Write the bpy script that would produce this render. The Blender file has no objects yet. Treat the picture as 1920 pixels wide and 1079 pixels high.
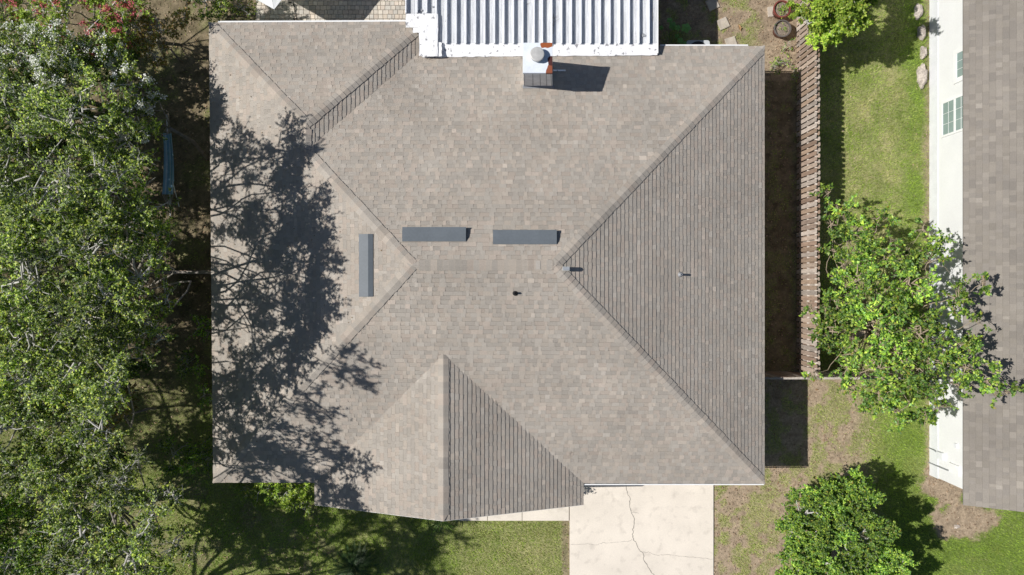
import bpy, math, random
import numpy as np
from mathutils import Vector, Matrix

# ------------------------------------------------------------------ camera, sky, sun, exposure
CAM_H = 26.0
FPX = 1280.0
SUN = Vector((-1.0, 0.035, 1.0)).normalized()          # direction towards the sun (from the west)
sc = bpy.context.scene
cam_d = bpy.data.cameras.new('camera')
cam_d.sensor_width = 36.0
cam_d.lens = 24.0
cam_d.clip_end = 1000.0
cam = bpy.data.objects.new('camera', cam_d)
cam.location = (0, 0, CAM_H)
cam.rotation_euler = (0, 0, 0)
sc.collection.objects.link(cam)
sc.camera = cam

w = bpy.data.worlds.new('World')
sc.world = w
w.use_nodes = True
nt = w.node_tree
for n in list(nt.nodes):
    nt.nodes.remove(n)
sky = nt.nodes.new('ShaderNodeTexSky')
sky.sky_type = 'NISHITA'
sky.sun_disc = False
sky.sun_elevation = math.asin(SUN.z)
sky.sun_rotation = math.atan2(SUN.x, SUN.y)
sky.ozone_density = 3.0
bg = nt.nodes.new('ShaderNodeBackground')
bg.inputs['Strength'].default_value = 0.056
wo = nt.nodes.new('ShaderNodeOutputWorld')
nt.links.new(sky.outputs[0], bg.inputs[0])
nt.links.new(bg.outputs[0], wo.inputs[0])

sd = bpy.data.lights.new('sun', 'SUN')
sd.energy = 4.9
sd.angle = math.radians(0.53)
sd.color = (1.0, 0.965, 0.91)
so = bpy.data.objects.new('sun', sd)
so.rotation_euler = SUN.to_track_quat('Z', 'Y').to_euler()
so.location = (-30, 0, 40)
sc.collection.objects.link(so)
sc.view_settings.view_transform = 'Standard'
sc.view_settings.look = 'None'
sc.view_settings.gamma = 1.0
sc.view_settings.use_curve_mapping = False
sc.view_settings.exposure = 0.0

C = sc.collection
RNG = np.random.default_rng(7)
R = random.Random(11)


# ------------------------------------------------------------------ helpers
def W(px, py, z=0.0):
    """point of the place that lies at height z behind a spot of the photograph"""
    return ((px - 960.0) / FPX * (CAM_H - z), (539.5 - py) / FPX * (CAM_H - z), z)


def tag(o, label=None, cat=None, group=None, kind=None):
    if label:
        o['label'] = label
    if cat:
        o['category'] = cat
    if group:
        o['group'] = group
    if kind:
        o['kind'] = kind
    return o


def empty(name, loc, label, cat, group=None):
    o = bpy.data.objects.new(name, None)
    o.location = loc
    C.objects.link(o)
    return tag(o, label, cat, group)


def link(name, me, parent=None):
    o = bpy.data.objects.new(name, me)
    C.objects.link(o)
    if parent is not None:
        o.parent = parent
        # geometry is written in world space: undo the parent's location
        L = Vector((0, 0, 0))
        p = parent
        while p is not None:
            L = L + Vector(p.location)
            p = p.parent
        o.location = -L
    return o


class MB:
    def __init__(s):
        s.v = []
        s.f = []
        s.c = []

    def add(s, vs, fs, col=None):
        b = len(s.v)
        s.v.extend([tuple(p) for p in vs])
        for f in fs:
            s.f.append([i + b for i in f])
            s.c.append(col)
        return s

    def box(s, x0, x1, y0, y1, z0, z1, col=None):
        return s.add([(x0, y0, z0), (x1, y0, z0), (x1, y1, z0), (x0, y1, z0),
                      (x0, y0, z1), (x1, y0, z1), (x1, y1, z1), (x0, y1, z1)],
                     [(3, 2, 1, 0), (4, 5, 6, 7), (0, 1, 5, 4), (1, 2, 6, 5), (2, 3, 7, 6), (3, 0, 4, 7)], col)

    def hexa(s, lo, up, col=None):
        n = len(lo)
        fs = [tuple(range(n))[::-1], tuple(range(n, 2 * n))]
        for i in range(n):
            j = (i + 1) % n
            fs.append((i, j, n + j, n + i))
        return s.add(list(lo) + list(up), fs, col)

    def tube(s, pts, rad, n=8, col=None, cap=True):
        pts = [Vector(p) for p in pts]
        if not hasattr(rad, '__len__'):
            rad = [rad] * len(pts)
        vs = []
        for i, p in enumerate(pts):
            d = (pts[min(i + 1, len(pts) - 1)] - pts[max(i - 1, 0)]).normalized()
            a = d.cross(Vector((0, 0, 1)))
            if a.length < 0.05:
                a = d.cross(Vector((0, 1, 0)))
            a.normalize()
            b = d.cross(a)
            for k in range(n):
                t = 2 * math.pi * k / n
                vs.append(p + (a * math.cos(t) + b * math.sin(t)) * rad[i])
        fs = []
        for i in range(len(pts) - 1):
            for k in range(n):
                k2 = (k + 1) % n
                fs.append((i * n + k, i * n + k2, (i + 1) * n + k2, (i + 1) * n + k))
        if cap:
            fs.append(tuple(range(n))[::-1])
            fs.append(tuple(range((len(pts) - 1) * n, len(pts) * n)))
        return s.add(vs, fs, col)

    def lathe(s, cx, cy, prof, n=24, col=None):
        vs = []
        for r, z in prof:
            for k in range(n):
                t = 2 * math.pi * k / n
                vs.append((cx + r * math.cos(t), cy + r * math.sin(t), z))
        fs = []
        for i in range(len(prof) - 1):
            for k in range(n):
                k2 = (k + 1) % n
                fs.append((i * n + k, i * n + k2, (i + 1) * n + k2, (i + 1) * n + k))
        return s.add(vs, fs, col)

    def mesh(s, name, mat, smooth=False):
        me = bpy.data.meshes.new(name)
        me.from_pydata(s.v, [], s.f)
        if any(c is not None for c in s.c):
            a = me.attributes.new('Col', 'FLOAT_COLOR', 'FACE')
            arr = np.ones((len(s.f), 4), np.float32)
            for i, c in enumerate(s.c):
                if c is not None:
                    arr[i, :3] = c
            a.data.foreach_set('color', arr.ravel())
        for m in (mat if isinstance(mat, (list, tuple)) else [mat]):
            me.materials.append(m)
        if smooth:
            me.polygons.foreach_set('use_smooth', [True] * len(me.polygons))
        me.update()
        return me

    def build(s, name, mat, parent=None, smooth=False):
        return link(name, s.mesh(name, mat, smooth), parent)


def np_mesh(name, V, F, mat, col=None, smooth=False):
    """V (n,3) float, F (m,k) int with constant k; col (m,3) per face"""
    me = bpy.data.meshes.new(name)
    k = F.shape[1]
    me.vertices.add(len(V))
    me.vertices.foreach_set('co', V.astype(np.float32).ravel())
    me.loops.add(F.size)
    me.loops.foreach_set('vertex_index', F.astype(np.int32).ravel())
    me.polygons.add(len(F))
    me.polygons.foreach_set('loop_start', np.arange(0, F.size, k, dtype=np.int32))
    me.polygons.foreach_set('loop_total', np.full(len(F), k, np.int32))
    me.update(calc_edges=True)
    if col is not None:
        a = me.attributes.new('Col', 'FLOAT_COLOR', 'FACE')
        arr = np.ones((len(F), 4), np.float32)
        arr[:, :3] = col
        a.data.foreach_set('color', arr.ravel())
    if smooth:
        me.polygons.foreach_set('use_smooth', np.ones(len(F), bool))
    me.materials.append(mat)
    return me


def vnoise(x, y, seed=0):
    xi = np.floor(x).astype(np.int64)
    yi = np.floor(y).astype(np.int64)
    fx = x - xi
    fy = y - yi
    fx = fx * fx * (3 - 2 * fx)
    fy = fy * fy * (3 - 2 * fy)

    def h(a, b):
        n = (a * 374761393 + b * 668265263 + seed * 1442695041) & 0xffffffff
        n = ((n ^ (n >> 13)) * 1274126177) & 0xffffffff
        return ((n ^ (n >> 16)) & 0xffff) / 65535.0
    return (h(xi, yi) * (1 - fx) + h(xi + 1, yi) * fx) * (1 - fy) + (h(xi, yi + 1) * (1 - fx) + h(xi + 1, yi + 1) * fx) * fy


def fbm(x, y, seed=0, o=4):
    s = 0
    a = 0.5
    t = 0
    for i in range(o):
        s = s + a * vnoise(x * 2 ** i, y * 2 ** i, seed + i * 17)
        t += a
        a *= 0.55
    return s / t


# ------------------------------------------------------------------ materials
def mk(name, base=(0.5, 0.5, 0.5), rough=0.85, attr=False, n1=(8.0, 0.25), n2=(60.0, 0.15), bump=0.0, bscale=80.0,
       metal=0.0, stretch=None, trans=0.0, spec=0.3, tint=None, coords='Object'):
    """base colour (or the mesh's own Col attribute) varied by two noises; optional fine relief"""
    m = bpy.data.materials.new(name)
    m.use_nodes = True
    t = m.node_tree
    N = t.nodes
    Lk = t.links
    b = N['Principled BSDF']
    b.inputs['Roughness'].default_value = rough
    b.inputs['Metallic'].default_value = metal
    b.inputs['Specular IOR Level'].default_value = spec
    tc = N.new('ShaderNodeTexCoord')
    src = tc.outputs[coords]
    if stretch:
        mp = N.new('ShaderNodeMapping')
        mp.inputs['Scale'].default_value = stretch
        Lk.new(src, mp.inputs[0])
        src = mp.outputs[0]
    if attr:
        a = N.new('ShaderNodeAttribute')
        a.attribute_name = 'Col'
        cur = a.outputs['Color']
    else:
        rgb = N.new('ShaderNodeRGB')
        rgb.outputs[0].default_value = (*base, 1)
        cur = rgb.outputs[0]
    for sc_, am in (n1, n2):
        if am <= 0:
            continue
        nz = N.new('ShaderNodeTexNoise')
        nz.inputs['Scale'].default_value = sc_
        nz.inputs['Detail'].default_value = 3
        Lk.new(src, nz.inputs['Vector'])
        mr = N.new('ShaderNodeMapRange')
        mr.inputs['From Min'].default_value = 0.3
        mr.inputs['From Max'].default_value = 0.7
        mr.inputs['To Min'].default_value = 1 - am
        mr.inputs['To Max'].default_value = 1 + am
        Lk.new(nz.outputs[0], mr.inputs[0])
        mu = N.new('ShaderNodeVectorMath')
        mu.operation = 'SCALE'
        Lk.new(cur, mu.inputs[0])
        Lk.new(mr.outputs[0], mu.inputs['Scale'])
        cur = mu.outputs[0]
    if tint:
        nz = N.new('ShaderNodeTexNoise')
        nz.inputs['Scale'].default_value = tint[1]
        nz.inputs['Detail'].default_value = 5
        Lk.new(src, nz.inputs['Vector'])
        mr = N.new('ShaderNodeMapRange')
        mr.inputs['From Min'].default_value = tint[2]
        mr.inputs['From Max'].default_value = tint[3]
        mr.inputs['To Max'].default_value = tint[4]
        Lk.new(nz.outputs[0], mr.inputs[0])
        mx = N.new('ShaderNodeMix')
        mx.data_type = 'RGBA'
        Lk.new(mr.outputs[0], mx.inputs[0])
        Lk.new(cur, mx.inputs[6])
        mx.inputs[7].default_value = (*tint[0], 1)
        cur = mx.outputs[2]
    Lk.new(cur, b.inputs['Base Color'])
    if bump > 0:
        nz = N.new('ShaderNodeTexNoise')
        nz.inputs['Scale'].default_value = bscale
        nz.inputs['Detail'].default_value = 4
        Lk.new(src, nz.inputs['Vector'])
        bp = N.new('ShaderNodeBump')
        bp.inputs['Strength'].default_value = bump
        bp.inputs['Distance'].default_value = 0.02
        Lk.new(nz.outputs[0], bp.inputs['Height'])
        Lk.new(bp.outputs[0], b.inputs['Normal'])
    if trans > 0:
        tr = N.new('ShaderNodeBsdfTranslucent')
        br = N.new('ShaderNodeVectorMath')
        br.operation = 'MULTIPLY'
        br.inputs[1].default_value = (1.5, 1.7, 0.6)
        Lk.new(cur, br.inputs[0])
        Lk.new(br.outputs[0], tr.inputs[0])
        mx = N.new('ShaderNodeMixShader')
        mx.inputs[0].default_value = trans
        Lk.new(b.outputs[0], mx.inputs[1])
        Lk.new(tr.outputs[0], mx.inputs[2])
        Lk.new(mx.outputs[0], N['Material Output'].inputs[0])
    return m


M = {}
M['shingle'] = mk('asphalt_shingle', attr=True, rough=0.93, n1=(0.55, 0.085), n2=(70, 0.16), bump=0.35, bscale=220, spec=0.15)
M['deck'] = mk('roof_deck', (0.10, 0.095, 0.09))
M['stucco_house'] = mk('cream_stucco', (0.6, 0.56, 0.5), bump=0.3)
M['white_stucco'] = mk('white_painted_wall', (0.775, 0.78, 0.785), rough=0.6, n1=(1.2, 0.03), n2=(14, 0.02), bump=0.1, bscale=30)
M['white_trim'] = mk('white_trim_paint', (0.84, 0.84, 0.84), rough=0.45, n1=(3, 0.04), n2=(20, 0.03))
M['wall_base'] = mk('light_grey_base_paint', (0.71, 0.725, 0.75), rough=0.6, n1=(3, 0.05), n2=(20, 0.04))
M['concrete'] = mk('cream_concrete', (0.78, 0.71, 0.62), rough=0.9, n1=(0.9, 0.06), n2=(26, 0.05), bump=0.15, bscale=90,
                   tint=((0.50, 0.45, 0.39), 3.5, 0.55, 0.75, 0.5))
M['crack'] = mk('dark_crack', (0.22, 0.20, 0.175))
M['paver'] = mk('paver_stone', attr=True, rough=0.9, n1=(5, 0.1), n2=(60, 0.12), bump=0.3)
M['sand'] = mk('joint_sand', (0.20, 0.18, 0.15))
M['stone'] = mk('stepping_stone', (0.50, 0.44, 0.37), n1=(4, 0.15), n2=(40, 0.12), bump=0.3)
M['rock'] = mk('pale_rock', (0.42, 0.37, 0.33), n1=(3, 0.3), n2=(16, 0.3), bump=0.8, bscale=18)
M['metal_white'] = mk('chalky_white_metal', (0.60, 0.615, 0.64), rough=0.6, n1=(1.6, 0.2), n2=(22, 0.2), stretch=(14, 0.9, 3),
                      tint=((0.30, 0.31, 0.34), 3.2, 0.52, 0.78, 0.85))
M['rib_white'] = mk('white_metal_rib', (0.80, 0.82, 0.86), rough=0.5, n1=(4, 0.08), n2=(30, 0.08))
M['coating'] = mk('peeling_white_coating', (0.86, 0.86, 0.87), rough=0.6, n1=(2, 0.03), n2=(20, 0.03), bump=0.7, bscale=9,
                  tint=((0.24, 0.24, 0.26), 7, 0.60, 0.66, 0.9))
M['vent'] = mk('slate_blue_vent_metal', (0.135, 0.155, 0.175), rough=0.5, n1=(2, 0.06), n2=(14, 0.05))
M['galv'] = mk('galvanised_steel', (0.72, 0.74, 0.76), rough=0.38, metal=0.6, n1=(5, 0.06), n2=(40, 0.05))
M['black'] = mk('black_rubber', (0.02, 0.02, 0.022), rough=0.6)
M['lead'] = mk('grey_flashing', (0.30, 0.31, 0.33), rough=0.5, n1=(5, 0.1))
M['siding'] = mk('grey_blue_sheet_siding', (0.80, 0.82, 0.84), rough=0.5, n1=(3, 0.12), n2=(30, 0.05))
M['wood'] = mk('weathered_fence_board', attr=True, rough=0.9, n1=(3, 0.2), n2=(22, 0.25), stretch=(6, 6, 1), bump=0.3)
M['bark'] = mk('grey_bark', (0.25, 0.225, 0.195), rough=0.95, n1=(6, 0.25), n2=(60, 0.2), bump=0.5)
M['twig'] = mk('pale_grey_twig', (0.50, 0.485, 0.455), rough=0.9, n1=(6, 0.25), n2=(60, 0.1))
M['twig_tan'] = mk('tan_twig', (0.36, 0.29, 0.21), rough=0.9, n1=(6, 0.2), n2=(60, 0.1))
M['leaf'] = mk('leaf', attr=True, rough=0.42, n1=(1, 0.0), n2=(1, 0), trans=0.30, spec=0.3)
M['petal'] = mk('petal', attr=True, rough=0.8, n1=(1, 0), n2=(1, 0), trans=0.15)
M['grass'] = mk('grass_blade', attr=True, rough=0.6, n1=(0.7, 0.08), n2=(1, 0), trans=0.25, spec=0.25)
M['litter'] = mk('dry_leaf_litter', attr=True, rough=0.9, n1=(1, 0), n2=(1, 0))
M['terracotta'] = mk('glazed_red_clay', (0.20, 0.055, 0.045), rough=0.45, n1=(5, 0.25), n2=(30, 0.1))
M['potdark'] = mk('dark_clay_rim', (0.13, 0.115, 0.11), rough=0.5, n1=(8, 0.2))
M['soil'] = mk('potting_soil', (0.26, 0.21, 0.17), n1=(20, 0.4), n2=(70, 0.35), bump=1.0, bscale=50)
M['canvas'] = mk('white_canvas', (0.80, 0.81, 0.83), rough=0.8, n1=(3, 0.03), n2=(60, 0.02), trans=0.08)
M['hammock'] = mk('blue_hammock_fabric', attr=True, rough=0.85, n1=(6, 0.12), n2=(60, 0.1))
M['rope'] = mk('pale_rope', (0.45, 0.43, 0.40))
M['steel'] = mk('brushed_steel', (0.5, 0.52, 0.55), rough=0.4, metal=0.5)
M['ac'] = mk('beige_grey_casing', (0.58, 0.60, 0.62), rough=0.5, n1=(4, 0.05))
M['glass'] = mk('window_glass', (0.27, 0.35, 0.34), rough=0.12, n1=(1, 0.1), n2=(1, 0), spec=0.8)
M['door'] = mk('garage_door_paint', (0.62, 0.6, 0.57), rough=0.5)
M['lid'] = mk('dull_steel_lid', (0.56, 0.555, 0.54), rough=0.45, metal=0.25, n1=(9, 0.08), n2=(40, 0.06))

# ground: vertex colour plus grain
M['ground'] = mk('earth_and_turf', attr=True, rough=0.97, n1=(9, 0.22), n2=(55, 0.34), bump=0.8, bscale=34, spec=0.1)


def rust_material():
    """white sheet-metal cap, rusting through at its two eastern corners"""
    m = mk('rusting_white_cap', (0.74, 0.79, 0.86), rough=0.45, n1=(3, 0.06), n2=(20, 0.04))
    t = m.node_tree
    N = t.nodes
    L = t.links
    b = N['Principled BSDF']
    old = b.inputs['Base Color'].links[0].from_socket
    tc = N.new('ShaderNodeTexCoord')
    nz = N.new('ShaderNodeTexNoise')
    nz.inputs['Scale'].default_value = 5
    nz.inputs['Detail'].default_value = 3
    L.new(tc.outputs['Object'], nz.inputs['Vector'])
    nm = N.new('ShaderNodeMath')
    nm.operation = 'MULTIPLY_ADD'
    nm.inputs[1].default_value = 0.16
    nm.inputs[2].default_value = -0.08
    L.new(nz.outputs[0], nm.inputs[0])
    cur = old
    spots = [((1.06, 7.47, 5.0), 0.15, (0.33, 0.095, 0.035), 0.55), ((1.19, 6.66, 5.0), 0.22, (0.27, 0.085, 0.045), 1.5),
             ((1.20, 6.98, 5.0), 0.15, (0.085, 0.03, 0.028), 1.4)]
    for pos, r, colr, sq in spots:
        sb = N.new('ShaderNodeVectorMath')
        sb.operation = 'SUBTRACT'
        sb.inputs[1].default_value = pos
        L.new(tc.outputs['Object'], sb.inputs[0])
        ml = N.new('ShaderNodeVectorMath')
        ml.operation = 'MULTIPLY'
        ml.inputs[1].default_value = (sq if sq > 1 else 0.8, 1 if sq > 1 else 1.5, 0.0)
        L.new(sb.outputs[0], ml.inputs[0])
        ln = N.new('ShaderNodeVectorMath')
        ln.operation = 'LENGTH'
        L.new(ml.outputs[0], ln.inputs[0])
        ad = N.new('ShaderNodeMath')
        ad.operation = 'ADD'
        L.new(ln.outputs['Value'], ad.inputs[0])
        L.new(nm.outputs[0], ad.inputs[1])
        mr = N.new('ShaderNodeMapRange')
        mr.inputs['From Min'].default_value = r - 0.01
        mr.inputs['From Max'].default_value = r + 0.01
        mr.inputs['To Min'].default_value = 1
        mr.inputs['To Max'].default_value = 0
        L.new(ad.outputs[0], mr.inputs[0])
        mx = N.new('ShaderNodeMix')
        mx.data_type = 'RGBA'
        L.new(mr.outputs[0], mx.inputs[0])
        L.new(cur, mx.inputs[6])
        mx.inputs[7].default_value = (*colr, 1)
        cur = mx.outputs[2]
    L.new(cur, b.inputs['Base Color'])
    return m


M['rust_cap'] = rust_material()


# ------------------------------------------------------------------ the ground
def smooth(a, b, x):
    t = np.clip((x - a) / (b - a), 0, 1)
    return t * t * (3 - 2 * t)


def cover(x, y):
    """(turf amount 0..1, dryness 0..1, soil lightness 0..1) of the ground, by the yard's own layout in metres"""
    U = x * FPX / CAM_H + 960
    V = 539.5 - y * FPX / CAM_H
    n = fbm(x * 0.9, y * 0.9, 3)
    n2 = fbm(x * 2.6, y * 2.6, 9)
    e = (n - 0.5) * 60 + (n2 - 0.5) * 26
    turf = np.zeros_like(x)
    dry = np.full_like(x, 0.4)
    lite = np.full_like(x, 0.35)
    # side strip between the house and the fence
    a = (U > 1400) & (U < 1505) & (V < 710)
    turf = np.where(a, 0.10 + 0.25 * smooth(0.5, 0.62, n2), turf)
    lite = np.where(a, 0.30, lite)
    # back yard top right
    a = (U > 1200) & (U < 1505) & (V < 150)
    turf = np.where(a, smooth(0.42, 0.62, n2) * smooth(1450, 1400, U + e) * 0.75, turf)
    dry = np.where(a, 0.5, dry)
    lite = np.where(a, 0.75, lite)
    # neighbour's lawn
    a = (U >= 1505) & (V < 740)
    turf = np.where(a, 0.97 - 0.75 * smooth(1722, 1742, U + e * 0.3), turf)
    dry = np.where(a, 0.5 + 0.7 * (n - 0.5) + 0.3 * smooth(0.5, 0.7, n2) - 0.55 * smooth(1665, 1722, U + e * 0.4), dry)
    lite = np.where(a, 0.6, lite)
    # below the fence
    a = (U > 1336) & (V >= 705)
    edge = 1600 + smooth(880, 1080, V) * 20
    g = smooth(-25, 45, U + e - edge)
    g = np.maximum(g, 0.85 * smooth(0.36, 0.54, n2) * smooth(1530, 1400, U) * smooth(880, 925, V))
    g = np.maximum(g, 0.7 * smooth(0.44, 0.56, n2))
    sandy = np.minimum(np.hypot((U - 1812) / 62, (V - 975) / 34), np.hypot((U - 1770) / 38, (V - 905) / 46)) + (n2 - 0.5) * 1.1
    sandy = np.minimum(sandy, np.hypot((U - 1770) / 22, (V - 990) / 22) + (n2 - 0.5))
    g = g * smooth(0.85, 1.2, sandy)
    g = g * (1 - 0.8 * smooth(1728, 1745, U) * (V < 890))
    turf = np.where(a, g, turf)
    dry = np.where(a, np.clip(0.55 - 0.5 * smooth(1600, 1700, U + e) + 0.5 * (n - 0.5), 0, 1), dry)
    dry = np.where(a & (U < 1530), 0.75, dry)
    lite = np.where(a, 0.9, lite)
    # front lawn
    a = (U <= 1068) & (V > 900)
    g = smooth(0.26, 0.42, n + (U - 500) / 1800.0)
    g = np.maximum(g, 0.5)
    turf = np.where(a, g, turf)
    dry = np.where(a, np.clip(0.30 + 0.9 * (n - 0.5) + 0.25 * smooth(830, 900, U), 0, 1), dry)
    lite = np.where(a, 0.55, lite)
    turf = np.where(a & (U > 1052) & (U < 1068), 0.3, turf)
    # west side yard: litter under the trees
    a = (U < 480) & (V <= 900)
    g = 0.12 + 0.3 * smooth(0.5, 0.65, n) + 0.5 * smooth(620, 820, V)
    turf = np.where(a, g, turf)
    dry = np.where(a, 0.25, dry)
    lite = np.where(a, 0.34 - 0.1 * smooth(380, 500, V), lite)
    # beyond the frame
    far = (np.abs(x) > 21) | (np.abs(y) > 12.5)
    turf = np.where(far, 0.85, turf)
    return np.clip(turf, 0, 1), np.clip(dry, 0, 1), lite


def axis(lo, hi, step, far):
    a = list(np.arange(lo, hi + step * 0.5, step))
    out_lo = [lo - d for d in (far, far * 0.5, far * 0.22, 12, 5, 2)]
    out_hi = [hi + d for d in (2, 5, 12, far * 0.22, far * 0.5, far)]
    return np.array(out_lo + a + out_hi)


def build_ground():
    xs = axis(-21, 21, 0.09, 400.0)
    ys = axis(-12.5, 12.5, 0.09, 400.0)
    X, Y = np.meshgrid(xs, ys)
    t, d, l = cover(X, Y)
    n = fbm(X * 5, Y * 5, 21)
    soil_d = np.array((0.085, 0.062, 0.043))
    soil_l = np.array((0.40, 0.312, 0.222))
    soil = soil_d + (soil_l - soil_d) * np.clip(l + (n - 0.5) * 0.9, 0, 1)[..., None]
    tg = np.array((0.15, 0.21, 0.05)) * (1 - d[..., None]) + np.array((0.38, 0.35, 0.18)) * d[..., None]
    col = soil * (1 - t[..., None]) + tg * t[..., None]
    inner = (np.abs(X) < 21.5) & (np.abs(Y) < 13)
    Z = np.where(inner, (fbm(X * 1.1, Y * 1.1, 5) - 0.5) * 0.03 + (fbm(X * 7, Y * 7, 8, 3) - 0.5) * 0.022, 0.0) - 0.01
    V = np.stack([X, Y, Z], -1).reshape(-1, 3)
    ny, nx = X.shape
    i = np.arange(ny * nx).reshape(ny, nx)
    F = np.stack([i[:-1, :-1], i[:-1, 1:], i[1:, 1:], i[1:, :-1]], -1).reshape(-1, 4)
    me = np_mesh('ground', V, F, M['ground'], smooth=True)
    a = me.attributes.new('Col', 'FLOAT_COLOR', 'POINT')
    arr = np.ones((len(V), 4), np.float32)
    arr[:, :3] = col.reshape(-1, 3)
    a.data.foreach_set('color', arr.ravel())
    tag(link('ground', me), kind='structure')


def blocked(x, y):
    """paved or built ground where nothing grows"""
    b = (x > 2.16) & (x < 7.68) & (y < -6.2)
    b |= (x > -3.2) & (x < 2.2) & (y < -7.4) & (y > -8.90)
    b |= (x > -9.75) & (x < 8.15) & (y > -6.2) & (y < 8.6)
    b |= (x > -9.78) & (x < 4.6) & (y >= 8.6)
    b |= (x > 15.88) & (y > -7.1)
    return b


def build_grass():
    n = 900000
    x = RNG.uniform(-20, 20, n)
    y = RNG.uniform(-11.4, 11.4, n)
    t, d, l = cover(x, y)
    keep = (RNG.random(n) < t ** 1.4 * (0.75 + 0.5 * fbm(x * 4, y * 4, 31))) & ~blocked(x, y)
    keep &= ~((x < -7.5) & (y > -6.5) & (RNG.random(n) < 0.6))
    x, y, d = x[keep], y[keep], d[keep]
    n = len(x)
    h = RNG.uniform(0.03, 0.075, n)
    ang = RNG.uniform(0, 2 * np.pi, n)
    lean = RNG.uniform(0.4, 1.5, n)
    wd = RNG.uniform(0.006, 0.013, n)
    dx, dy = np.cos(ang), np.sin(ang)
    z0 = -0.012
    A = np.stack([x - dy * wd, y + dx * wd, np.full(n, z0)], -1)
    B = np.stack([x + dy * wd, y - dx * wd, np.full(n, z0)], -1)
    T = np.stack([x + dx * h * lean, y + dy * h * lean, h], -1)
    V = np.stack([A, B, T], 1).reshape(-1, 3)
    F = np.arange(3 * n).reshape(n, 3)
    g = np.array((0.25, 0.38, 0.055))
    g2 = np.array((0.39, 0.50, 0.09))
    dr = np.array((0.60, 0.53, 0.31))
    mixg = RNG.random(n)[:, None]
    col = g * (1 - mixg) + g2 * mixg
    dm = (RNG.random(n) < (d * 1.0 - 0.08))[:, None] * RNG.uniform(0.35, 1.0, (n, 1))
    col = col * (1 - dm) + dr * dm
    col *= RNG.uniform(0.7, 1.2, (n, 1))
    col *= (0.62 + 0.72 * fbm(x * 2.3, y * 2.3, 55))[:, None]
    str_ = smooth(0.55, 0.68, fbm(x * 1.5, y * 1.5, 66))[:, None] * 0.35
    col = col * (1 - str_) + np.array((0.42, 0.40, 0.17)) * str_
    o = link('grass', np_mesh('grass', V, F, M['grass'], col))
    tag(o, 'short green and straw coloured turf blades covering the lawns', 'grass', kind='stuff')


def build_litter():
    """dry leaves and wood chips"""
    n = 90000
    x = RNG.uniform(-20, 20, n)
    y = RNG.uniform(-11.4, 11.4, n)
    t, d, l = cover(x, y)
    p = (1 - t) * (0.35 + 0.9 * l)
    p = np.where(x < -7, np.maximum(p, 0.6), p)
    p = np.where((x > 9.2) & (x < 10.8) & (y > 8), 2.0, p)
    keep = (RNG.random(n) < p * 0.75) & ~blocked(x, y)
    x, y = x[keep], y[keep]
    n = len(x)
    s = RNG.uniform(0.012, 0.045, n)
    ang = RNG.uniform(0, 2 * np.pi, n)
    ca, sa = np.cos(ang), np.sin(ang)
    asp = RNG.uniform(0.3, 0.7, n)
    z = RNG.uniform(0.006, 0.03, n)
    P = []
    for u, v in ((-1, 0), (0, -1), (1, 0), (0, 1)):
        P.append(np.stack([x + (u * ca - v * asp * sa) * s, y + (u * sa + v * asp * ca) * s,
                           z + RNG.uniform(-0.012, 0.012, n)], -1))
    V = np.stack(P, 1).reshape(-1, 3)
    F = np.arange(4 * n).reshape(n, 4)
    a = np.array((0.33, 0.20, 0.11))
    b = np.array((0.52, 0.41, 0.30))
    k = RNG.random((n, 1))
    col = (a * (1 - k) + b * k) * RNG.uniform(0.45, 1.15, (n, 1))
    tag(link('leaf_litter', np_mesh('leaf_litter', V, F, M['litter'], col)),
        'brown dry leaves and bark chips strewn over the bare earth', 'leaf litter', kind='stuff')


build_ground()
build_grass()
build_litter()


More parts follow.
